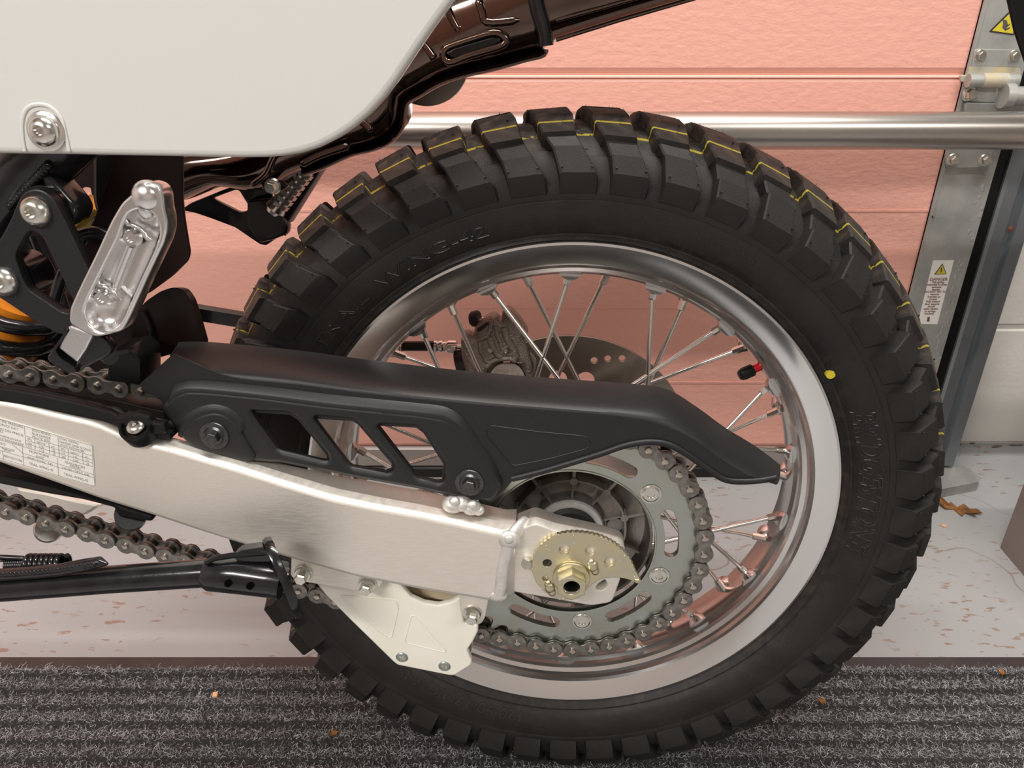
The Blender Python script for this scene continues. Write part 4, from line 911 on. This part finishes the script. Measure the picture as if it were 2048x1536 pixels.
for px, py in ((804, 1314), (889, 1332)):
    c = B(px, py, YW); q = G(); q.cyl(c, c+np.array([0, -.0012, 0]), .0048, n=28, prof=[(0, .0050), (.5, .0050), (1, .0042)])
    sc = q.obj('phillips_screw', ZINC, wg)
    q = G()
    for r_ in (.5, .5+PI/2): q.box((-.0024, -.0003, -.0005), (.0024, .0003, .0005), M=Matrix.Translation(Vector((c[0], c[1]-.0013, c[2])))@Matrix.Rotation(r_, 4, 'Y'))
    q.obj('cross_recess', BOLT, sc)
# ---- black chain slider
sl_ = [(-60, 764), (0, 775), (60, 784), (109, 795), (160, 806), (191, 814), (215, 823), (235, 834), (250, 829), (273, 826), (298, 834), (305, 845), (330, 846), (330, 870), (306, 872), (300, 880), (283, 884), (262, 882), (245, 874), (238, 860), (225, 850), (200, 843), (175, 838), (130, 829), (82, 818), (30, 808), (-60, 796)]
sld = G().plate(rp(B2(sl_, -.1485), .002), -.1485, -.1415, bev=.002).obj('chain_slider', PLA2, bike, smooth=35, label='black plastic chain slider lying on the swingarm')
G().plate(B2([(-60, 787), (0, 797), (104, 820), (191, 839), (273, 862), (332, 876), (332, 888), (273, 876), (191, 852), (104, 833), (0, 809), (-60, 799)], -.1475), -.1420, -.1240, bev=.0005).obj('slider_bed', PLA2, sld)
G().plate(rp(B2([(-60, 755), (0, 768), (60, 776), (140, 786), (240, 803), (330, 823), (330, 860), (240, 845), (100, 812), (-60, 785)], -.098), .002), -.098, -.078, bev=.001).obj('slider_rail', PLA2, sld)
c = B(272, 853, -.1485); ca_ = Vector((0, -.60, .80))
g = G(); g.cyl(Vector(tuple(c))-ca_*.010, Vector(tuple(c))+ca_*.002, .0115, n=32, prof=[(0, .0118), (.9, .0118), (1, .0112), (1, .0095), (.75, .0092), (.75, .0001)]); bs = g.obj('slider_boss', PLA2, sld)
buttonbolt(Vector(tuple(c)), ca_, .0070, .0035, .2).obj('slider_bolt', CHR, bs, smooth=50)
g = G().plate(rp(B2([(-60, 935), (0, 951), (109, 977), (160, 992), (203, 1003), (244, 1014), (306, 1033), (303, 1044), (281, 1042), (262, 1039), (240, 1035), (225, 1014), (175, 1002), (94, 988), (0, 969), (-60, 952)], -.146), .0015), -.146, -.118, bev=.002)
lsl = g.obj('lower_slider', PLA2, bike, smooth=35, label='black plastic lower chain slider strip under the swingarm')
G().cyl(B(262, 1028, -.140), B(262, 1034, -.125), .0115, n=28).obj('slider_boss', PLA2, lsl)
# ---- side stand
YT = -.178
def bt3(px, py, Y=YT): return Vector(tuple(B(px, py, Y)))
g = G(); g.tube([bt3(-40, 1180), bt3(219, 1159), bt3(412, 1146), bt3(425, 1146)], [.0098, .0100, .0102, .0102], 28)
sst = g.obj('side_stand', BLK, bike, smooth=50, label='glossy black side stand folded up below the swingarm')
g = G(); g.tube([bt3(408, 1147), bt3(420, 1148), bt3(480, 1149), bt3(550, 1158), bt3(566, 1161)], [.0098, .0122, .0138, .0135, .0135], 28)
for px, py in ((456, 1167), (500, 1172)): g.cyl(bt3(px, py, YT-.0120), bt3(px, py, YT-.0150), .0026, n=12, mi=1)  # black discs on the tube paint the shade of two holes
g.obj('stand_end', [BLK, HOLE], sst, smooth=50)
g = G(); g.tube([bt3(412, 1125, YT-.004), bt3(430, 1116, YT-.004), bt3(470, 1110, YT-.003), bt3(520, 1106, YT-.002), bt3(548, 1104, YT)], .0022, 8); g.obj('weld_bead', BLK, sst)
g = G().plate(rp(B2([(468, 1108), (482, 1097), (515, 1093), (545, 1094), (545, 1120), (480, 1120)], YT), .002), YT-.003, YT+.006, bev=.001); g.obj('gusset', BLK, sst)
fc = bt3(569, 1155, YT-.001); ax = Vector((.9, .58, .21)).normalized(); g = G(); n = 40; u = Vector((-.23, 0, .97)); u = (u-ax*u.dot(ax)).normalized(); w = ax.cross(u)
u2 = (u*1+w*.0).normalized()
def disc_ring(off, ru, rw): return [tuple(fc+ax*off+u*ru*math.cos(2*PI*k/n)+w*rw*math.sin(2*PI*k/n)) for k in range(n)]
g.loft([disc_ring(-.0016, .001, .001), disc_ring(-.0016, .0310, .0200), disc_ring(-.004, .0330, .0216), disc_ring(-.001, .0340, .0226), disc_ring(.0022, .0330, .0216), disc_ring(.0010, .0310, .0200), disc_ring(.0010, .001, .001)], True, True)
g.obj('foot_pad', BLK, sst, smooth=50, label='worn black dished foot pad')
g = G(); g.tube([bt3(-40, 1152, YT-.006), bt3(60, 1146, YT-.007), bt3(120, 1140, YT-.007), bt3(170, 1130, YT-.007), bt3(200, 1124, YT-.006), bt3(215, 1128, YT-.007)], [.0045, .0045, .0046, .0046, .004, .001], 12)
for k in range(26):
    t = k/25; g.sphere(bt3(-10+195*t, 1149-14*t*t-6*t, YT-.0105), .0026, 5, sc=(1.2, .6, .9))
g.obj('weld_bead', BLK, sst, smooth=60)
def coil(p, q, R_, wr, turns, nm='return_spring', parent=None):
    p, q = Vector(p), Vector(q); d = (q-p).normalized(); u = d.orthogonal().normalized(); w = d.cross(u); n = int(turns*16); P_ = [tuple(p+(q-p)*(k/n)+u*R_*math.cos(2*PI*turns*k/n)+w*R_*math.sin(2*PI*turns*k/n)) for k in range(n+1)]
    return G().tube(P_, wr, 8)
coil(bt3(58, 1128, -.165), bt3(130, 1128, -.165), .0062, .0020, 7).obj('return_spring', BLK, bike, smooth=60, label='black outer side stand return spring')
coil(bt3(16, 1131, -.165), bt3(52, 1130, -.165), .0042, .0012, 10).obj('return_spring', BLK, bike, smooth=60, label='thinner black inner return spring')
g = G(); g.tube([bt3(-40, 1112, -.165), bt3(45, 1116, -.165), bt3(50, 1118, -.165), bt3(50, 1132, -.165)], .0018, 8); g.tube([bt3(-40, 1118, -.165), bt3(10, 1121, -.165), bt3(14, 1124, -.165), bt3(14, 1138, -.165)], .0012, 8); g.obj('spring_hook', BLK, bike, smooth=60)
# ---- linkage seen on the floor side (pale metal lever between chain and slider)
g = G().plate(rp(B2([(30, 975), (90, 985), (150, 1000), (205, 1010), (170, 1032), (120, 1035), (95, 1020), (40, 1000)], -.02), .003), -.02, 0, bev=.003); g.obj('linkage_arm', ALU, bike, smooth=40)
G().cyl(B(98, 1058, .01), B(98, 1058, -.01), .0135, n=32, prof=[(0, .0135), (.9, .0135), (1, .012)]).obj('linkage_pivot', CHR, bike)
# ---- white side panel
YP = -.150
po = [(-260, -420), (1120, -420), (1010, -150), (948, -50), (906, 0), (862, 60), (826, 112), (794, 160), (768, 195), (738, 228), (708, 254), (672, 278), (636, 296), (600, 307), (565, 313), (530, 315.5), (480, 316), (300, 313), (150, 310), (60, 309), (0, 308), (-260, 305)]
xs0 = B2(po, YP)
def sidepanel():
    g = G(); g.plate(xs0, YP, YP+.014, [], bev=.004, seg=4)
    return g
pan = sidepanel().obj('side_panel', WPL, bike, smooth=45, label='glossy white rounded side panel')
tb_ = [(50, 302), (46, 280), (44, 250), (48, 228), (58, 214), (74, 209), (94, 211), (112, 223), (124, 240), (130, 262), (136, 290), (138, 302)]
g = G(); pth = [(x, YP-.0004, z) for x, z in B2(resamp(tb_, 30), YP)]; g.tube(pth, .0012, 10, flat=.45); g.obj('mount_recess_rim', WPL, pan, smooth=60)
c = Vector(tuple(B(94, 262, YP))); a_ = Vector((.02, -1, .06)).normalized()
bb = G().cyl(c, c+a_*.0022, .0112, n=32, prof=[(0, .0116), (.6, .0116), (1, .0100)]).obj('panel_bolt', CHR, pan, smooth=40)
G().cyl(c+a_*.002, c+a_*.0095, .009, n=28, prof=[(0, .0088), (.2, .0090), (.5, .0082), (.75, .0062), (.9, .0038), (.9, .0026), (.5, .0022), (.5, .0001)]).obj('bolt_head', CHR, bb, smooth=50)
# ---- triangular bracket, frame tube and their bolts
YBK = -.142
bo = [(40, 392), (52, 382), (68, 377), (88, 381), (108, 398), (125, 430), (150, 482), (184, 552), (215, 610), (190, 640), (137, 668), (115, 669), (55, 633), (0, 597), (-60, 560), (-60, 530), (-30, 510), (0, 477), (20, 440)]
bh_ = [(60, 460), (79, 468), (91, 486), (148, 606), (145, 618), (136, 627), (121, 622), (56, 578), (46, 560), (30, 514), (34, 500), (50, 470)]
brk = G().plate(rp(B2(bo, YBK), .003), YBK, YBK+.008, [rp(B2(bh_, YBK), .003)], bev=.0012).obj('bracket', BRK, bike, smooth=35, label='matt black triangular footrest bracket')
for px, py in ((73, 423), (9, 563)):
    c = B(px, py, YBK); buttonbolt(c, (0, -1, .05), .0098, .0065, .34).obj('bracket_bolt', BOLT, brk, smooth=50)
    G().cyl(c+np.array([0, .0085, 0]), c+np.array([0, .03, 0]), .0150, n=28).obj('boss', BLK, brk)
def Bv(x, y, Y): return Vector(tuple(B(x, y, Y)))
ftb = G().tube([Bv(150, 250, -.11), Bv(60, 345, -.11), Bv(-10, 440, -.11), Bv(-80, 560, -.112)], .021, 24).obj('frame_tube', BLK, bike, smooth=60)
G().plate(rp(B2([(75, 340), (95, 345), (120, 370), (150, 405), (158, 425), (148, 450), (125, 430), (90, 375)], -.128), .003), -.130, -.108, bev=.003).obj('frame_gusset', BLK, ftb, smooth=50)
g = G(); g.tube([Bv(22, 410, -.128), Bv(38, 385, -.128), Bv(60, 355, -.126), Bv(95, 335, -.122)], [.003, .0034, .0034, .002], 10)
for k in range(14): t = k/13; g.sphere(Bv(22+73*t, 412-78*t, -.130), .0030, 5)
g.obj('weld_bead', BLK, ftb, smooth=60)
# ---- polished folding footrest with clevis
Yf = -.172
fo = [(267, 384), (276, 372), (295, 365), (315, 372), (326, 388), (328, 415), (334, 440), (334, 462), (328, 486), (296, 553), (258, 638), (244, 663), (200, 674), (186, 674), (164, 664), (137, 646), (139, 616), (160, 570), (191, 507), (222, 440), (242, 406)]
fi = rp(B2([(247, 446), (256, 428), (272, 420), (292, 420), (308, 430), (317, 448), (318, 470), (308, 500), (275, 570), (248, 632), (234, 655), (210, 666), (188, 662), (172, 646), (167, 622), (180, 590), (215, 520), (236, 478)], Yf), .003, 4)
g = G(); g.plate(rp(B2(fo, Yf), .003, 4), Yf, Yf+.014, [fi], bev=.0016, seg=2); peg = g.obj('footrest', POLF, bike, smooth=40, label='polished aluminium folding passenger footrest')
g = G(); fi2 = rp(B2([(247, 446), (256, 428), (272, 420), (292, 420), (308, 430), (317, 448), (318, 470), (308, 500), (275, 570), (248, 632), (234, 655), (210, 666), (188, 662), (172, 646), (167, 622), (180, 590), (215, 520), (236, 478)], Yf), .003, 4)
cx_ = np.mean([p[0] for p in fi2]); cz2 = np.mean([p[1] for p in fi2])
ax1 = np.array(B(282, 440, Yf))[[0, 2]]; ax2 = np.array(B(208, 630, Yf))[[0, 2]]
rows = []
for t, dep in ((1.04, .0), (.96, .0035), (.85, .0070), (.65, .0092), (.3, .0100), (.05, .0102)):
    r = []
    for x, z in fi2:
        p = np.array([x, z]); d = ax2-ax1; s = np.clip((p-ax1)@d/(d@d), 0, 1); c = ax1+d*s; q_ = c+(p-c)*t; r.append((q_[0], Yf+.001+dep, q_[1]))
    rows.append(r)
g.loft(rows, True, False); g.loft([rows[-1], [(x, y+.0005, z) for x, y, z in rows[-1]]], True, True); g.obj('pocket', POLF, peg, smooth=60)
g = G(); g.sphere(B(297, 393, Yf+.005), .0098, 14, sc=(1, .8, 1)); g.sphere(B(293, 415, Yf+.006), .0055, 12, sc=(1, 1, 1.5)); g.obj('ball_tip', POLF, peg, smooth=60)
g = G(); g.tube([Bv(262, 492, Yf+.010), Bv(226, 584, Yf+.010)], .0026, 10); g.tube([Bv(245, 492, Yf+.011), Bv(212, 580, Yf+.011)], .0012, 8); g.obj('pocket_rib', POLF, peg, smooth=60)
for px, py in ((268, 474), (210, 594)):
    g = G(); c = Bv(px, py, Yf+.009); g.cyl(c, c+Vector((0, -.005, 0)), .0042, n=20, prof=[(0, .0055), (.4, .0045), (1, .0042), (1, .0024), (.6, .002), (.6, .0001)])
    arc = [c+Vector((.0092*math.cos(t), -.0030, .0092*math.sin(t)*.9)) for t in np.linspace(.05, PI-.05, 12)]; g.tube(arc, .0014, 8); g.tube([arc[0], arc[0]+Vector((.0022, 0, -.002))], .0013, 6); g.tube([arc[-1], arc[-1]+Vector((-.0022, 0, .001))], .0013, 6)
    g.obj('rubber_mount_hole', POLF, peg, smooth=60)
nk = [(138, 650), (178, 664), (186, 672), (172, 700), (154, 726), (116, 696), (120, 684)]
G().plate(rp(B2(nk, Yf+.003), .0015), Yf+.003, Yf+.020, bev=.0014).obj('hinge_neck', POLF, peg, smooth=35)
cl = G(); cl.plate(rp(B2([(135, 655), (112, 690), (92, 714), (98, 726), (136, 749), (154, 746), (150, 736), (118, 716), (110, 700), (130, 672)], Yf+.002), .002), Yf+.002, Yf+.024, bev=.0015)
cl.plate(rp(B2([(150, 746), (134, 742), (162, 715), (176, 690), (188, 668), (208, 676), (226, 700), (212, 715), (186, 728)], Yf+.006), .003), Yf+.006, Yf+.014, bev=.0015)
clv = cl.obj('clevis', BLK, bike, smooth=40, label='black forked footrest mount'); clv.location = (0, 0, 0)
G().cyl(Bv(190, 700, Yf+.02), Bv(222, 714, Yf+.012), .0042, n=16, prof=[(0, .0042), (.8, .0042), (.8, .0056), (1, .0056)]).obj('hinge_pin', BLK, clv)
# ---- dark sheets behind
shl = G().plate(rp(B2([(232, 300), (364, 300), (364, 400), (368, 440), (379, 507), (375, 522), (345, 552), (296, 588), (272, 594), (180, 600), (150, 560)], -.085), .004), -.085, -.081, bev=.001).obj('heat_shield', DARK, bike, label='very dark brown glossy guard plate behind the footrest')
g = G(); fl_ = [(270, 628), (292, 602), (322, 582), (347, 574), (366, 578), (380, 597), (394, 640), (408, 690), (300, 720), (262, 690)]
rows = []
for dy, k in ((0, 1), (.004, 1), (.009, 1)): rows.append([(x+.0*dy, -.075+dy, z-.25*dy) for x, z in rp(B2(fl_, -.075), .004)])
g.loft(rows, True, True); g.obj('mud_flap', DARK, bike, smooth=35, label='dark glossy mud flap in front of the tyre')
g = G(); g.tube([Bv(285, 622, -.078), Bv(300, 652, -.078), Bv(308, 700, -.078)], .0016, 8); g.obj('flap_edge', PLA2, bike)
G().plate(rp(B2([(222, 702), (262, 695), (285, 715), (286, 770), (215, 760)], -.115), .003), -.118, -.085, bev=.003).obj('chain_roller_mount', PLA2, bike)
inn = G().plate(rp(B2([(-100, 280), (245, 280), (245, 560), (290, 690), (290, 760), (-100, 740)], .0), .004), .0, .004, [rp(B2([(142, 388), (170, 374), (180, 376), (184, 398), (166, 450), (150, 440), (158, 425)], .0), .001)], bev=.001).obj('dark_backing', DARK, bike, label='added dark sheet standing in for unlit black machinery')  # added backing sheet, fills the dark area where black machinery would be
G().plate(rp(B2([(182, 300), (245, 300), (245, 470), (190, 430), (182, 400)], -.05), .006), -.05, -.03, bev=.004).obj('airbox_corner', PLA2, bike, smooth=50)
G().cyl(Bv(150, 446, -.03), Bv(195, 408, -.03), .0085, n=20).obj('gold_reservoir', GOLD, bike, label='gold anodised damper body glimpsed behind the frame')
# shock absorber
a, b = Bv(-20, 800, -.03), Bv(45, 600, -.03)
shk = G().tube([a, b], .024, 28).obj('shock_absorber', ORG, bike, smooth=60, label='orange shock absorber body with black coil spring')
coil(a, b, .034, .0062, 5).obj('coil_spring', BLK, shk, smooth=60)
G().plate(rp(B2([(-60, 600), (30, 640), (30, 760), (-60, 740)], -.005), .003), -.005, .0, bev=.001).obj('shock_cover', PLA2, shk)
# cable and hose jumble in the shadow behind the bracket
g = G()
for k, pts_ in enumerate((((40, 470), (60, 510), (78, 540), (70, 590)), ((70, 470), (90, 520), (110, 560), (130, 620)), ((200, 440), (170, 490), (130, 540), (110, 600)), ((160, 470), (200, 465), (240, 500), (230, 560)))):
    g.tube([Bv(x, y, -.05-.012*k) for x, y in resamp(pts_, 14)], .0045, 10)
g.obj('cable', BLK, bike, smooth=60)
# ---- black swingarm bar on the far side, passing behind the tyre
g = G(); p0, p1 = Bv(300, 612, .075), Bv(560, 655, .075); hz_ = .0065
g.loft([[(p.x, y, p.z+z) for y, z in ((.073, -hz_), (.073, hz_), (.085, hz_), (.085, -hz_))] for p in (p0, p1)], True, True); g.obj('torque_bar', BLK, bike, label='black bar passing behind the tyre')
# ---- far side footrest bracket
YFR = .115
rf = G().plate(rp(B2([(360, 420), (383, 405), (440, 382), (500, 360), (545, 365), (550, 400), (552, 440), (580, 455), (574, 470), (557, 474), (545, 482), (532, 491), (520, 489), (470, 455), (425, 438), (390, 426)], YFR), .002), YFR, YFR+.006, [rp(B2([(424, 397), (470, 380), (478, 381), (497, 412), (494, 422), (480, 425)], YFR), .0025)], bev=.0008).obj('far_footrest_bracket', BLK, bike, smooth=35, label='black open footrest bracket on the far side')
G().plate(rp(B2([(495, 400), (545, 395), (578, 452), (575, 468), (545, 480), (520, 485), (495, 450)], YFR-.012), .002), YFR-.014, YFR-.002, bev=.002).obj('clevis', BLK, rf)
g = G(); a, b = Bv(546, 424, YFR-.012), Bv(612, 338, YFR-.012); g.cyl(a, b, .0095, n=20, prof=[(0, .008), (.08, .0105), (.2, .0085), (1, .0085)])
for k in range(7):
    t = .22+k*.12; p = a.lerp(b, t); d = (b-a).normalized(); g.cyl(p-d*.0022, p+d*.0022, .0098, n=10)
pg2 = g.obj('far_footrest', CHR, rf, smooth=30, label='ribbed bright far-side footrest')
G().tube([Bv(564, 448, YFR), Bv(600, 394, YFR), Bv(630, 336, YFR)], .0045, 12, flat=1.3).obj('footrest_edge', BLK, pg2)
G().tube([Bv(582, 440, YFR+.002), Bv(650, 331, YFR+.002)], .0024, 10, flat=3).obj('footrest_rim', mat('grey_edge', (.33, .29, .27), .4, .5), pg2)
G().cyl(Bv(566, 462, YFR-.01), Bv(574, 467, YFR-.01), .0032, n=6).obj('bracket_bolt', BLK, rf)
# ---- exhaust
YE = .03
bot = [(370, 402), (430, 378), (458, 376), (500, 382), (540, 377), (585, 350), (640, 330), (700, 303), (745, 292), (778, 277), (800, 252), (806, 222), (812, 200), (838, 184), (880, 160), (930, 143), (985, 131), (1050, 113), (1085, 104), (1105, 84), (1240, 42), (1385, 0), (1560, -52)]
topc = [(300, 330), (360, 300), (420, 290), (470, 280), (530, 260), (570, 240), (620, 215), (670, 180), (700, 150), (720, 120), (735, 100), (745, 85), (760, 60), (790, 30), (830, 5), (880, -20), (930, -45), (1000, -70), (1040, -85), (1060, -95), (1200, -120), (1330, -150), (1500, -190)]
bb_, tt2 = resamp(bot, 90), resamp(topc, 90); rows = []
for i in range(90):
    p = np.array(B(bb_[i][0], bb_[i][1], YE+.022)); q_ = np.array(B(tt2[i][0], tt2[i][1], YE+.022)); c = (p+q_)/2; h = (p-q_)/2; r = []
    for k in range(24):
        t = 2*PI*k/24; cs, sn = math.cos(t), math.sin(t); pw = .62
        off = h*(abs(cs)**pw*(1 if cs > 0 else -1)); y = .048*(abs(sn)**pw*(1 if sn > 0 else -1)); r.append((c[0]+off[0], YE+.048+y, c[2]+off[2]))
    rows.append(r)
exh = G().loft(rows, True, True).obj('exhaust', EXH, bike, smooth=50, label='glossy dark brown pressed steel exhaust behind the side panel')
# pressed flange along the lower edge
fb = [(x, y+3) for x, y in bb_[22:76]]; g = G(); g.tube([B(x, y, YE+.020) for x, y in fb], .0036, 8, flat=2.2); g.obj('seam_flange', EXH, exh, smooth=60)
g = G(); sp_ = [(-.0, 0)]
slot = [(885, 108), (890, 98), (905, 90), (960, 72), (985, 66), (1000, 68), (1012, 78), (1008, 88), (990, 96), (935, 112), (905, 124), (892, 122)]
g.tube([B(x, y, YE-.0006) for x, y in resamp(slot+slot[:1], 50)], .0030, 10, caps=False, flat=.9); g.obj('pressed_rib', EXH, exh, smooth=60)
G().plate(rp(B2([(896, 106), (905, 98), (985, 74), (1000, 76), (1002, 84), (985, 91), (910, 116), (900, 114)], YE), .002), YE-.0022, YE+.002, bev=.001).obj('slot_shade', PLA2, exh)  # black plate on the surface paints the shade of the pressed slot
for pl in ([(885, -10), (898, 25), (912, 52), (920, 60)], [(955, -5), (965, 25), (975, 45), (1040, 40)], [(820, 60), (850, 90), (870, 120)], [(700, 225), (725, 245), (745, 262)], [(600, 330), (640, 310), (700, 290)], [(560, 290), (545, 320), (530, 350), (500, 372)]):
    g = G(); g.tube([B(x, y, YE+.001) for x, y in resamp(pl, 12)], [.001]+[.0032]*10+[.001], 8); g.obj('pressed_rib', EXH, exh, smooth=60)
g = G(); g.tube([B(x, y, YE-.004) for x, y in resamp([(1066, -30), (1076, 20), (1088, 60), (1092, 92)], 14)], .0060, 12); g.obj('clamp_band', BLK, exh, smooth=60, label='black clamp band around the exhaust')
g = G(); g.tube([B(x, y, YE+.004) for x, y in ((1112, 40), (1200, 16), (1300, -12))], .0020, 8); g.tube([B(x, y, YE+.006) for x, y in ((1112, 80), (1240, 40), (1385, -2), (1500, -40))], .0016, 8); g.obj('edge_crease', EXH, exh, smooth=60)
c = B(850, 118, .125); G().cyl(c, c+np.array([0, .01, 0]), .040, n=48).obj('silencer_cap', DISC, exh, label='grey round cover behind the exhaust')
c = Bv(545, 372, YE+.002); hexbolt(c, (0, -1, -.1), .0050, .008).obj('exhaust_bolt', BOLT, exh)
G().plate(rp(B2([(520, 365), (560, 362), (575, 375), (555, 386), (530, 384)], YE+.004), .002), YE+.004, YE+.012, bev=.001).obj('exhaust_bracket', BLK, exh)
# ---- black tail piece at the upper right corner
G().plate(rp(B2([(2003, -60), (2120, -60), (2120, 310), (2060, 150), (2030, 62)], -.04), .003), -.04, -.036, bev=.003).obj('tail_bracket', PLA2, bike, label='black tail bracket at the upper right corner')
# rear mudguard above the frame edge, from which the tail bracket hangs
G().plate(rp(B2([(1080, -330), (1500, -330), (2120, -150), (2120, -55), (2003, -55), (1900, -100), (1450, -260), (1080, -280)], -.04), .006), -.05, .06, bev=.008).obj('rear_mudguard', PLA2, bike, smooth=40)
# second-level only: motorcycle > part > sub-part (flatten anything deeper)
def depth(o):
    d = 0
    while o.parent: d += 1; o = o.parent
    return d
bpy.context.view_layer.update()
for o in list(bpy.data.objects):
    while depth(o) > 2:
        mwx = o.matrix_world.copy(); o.parent = o.parent.parent; o.matrix_world = mwx; bpy.context.view_layer.update()
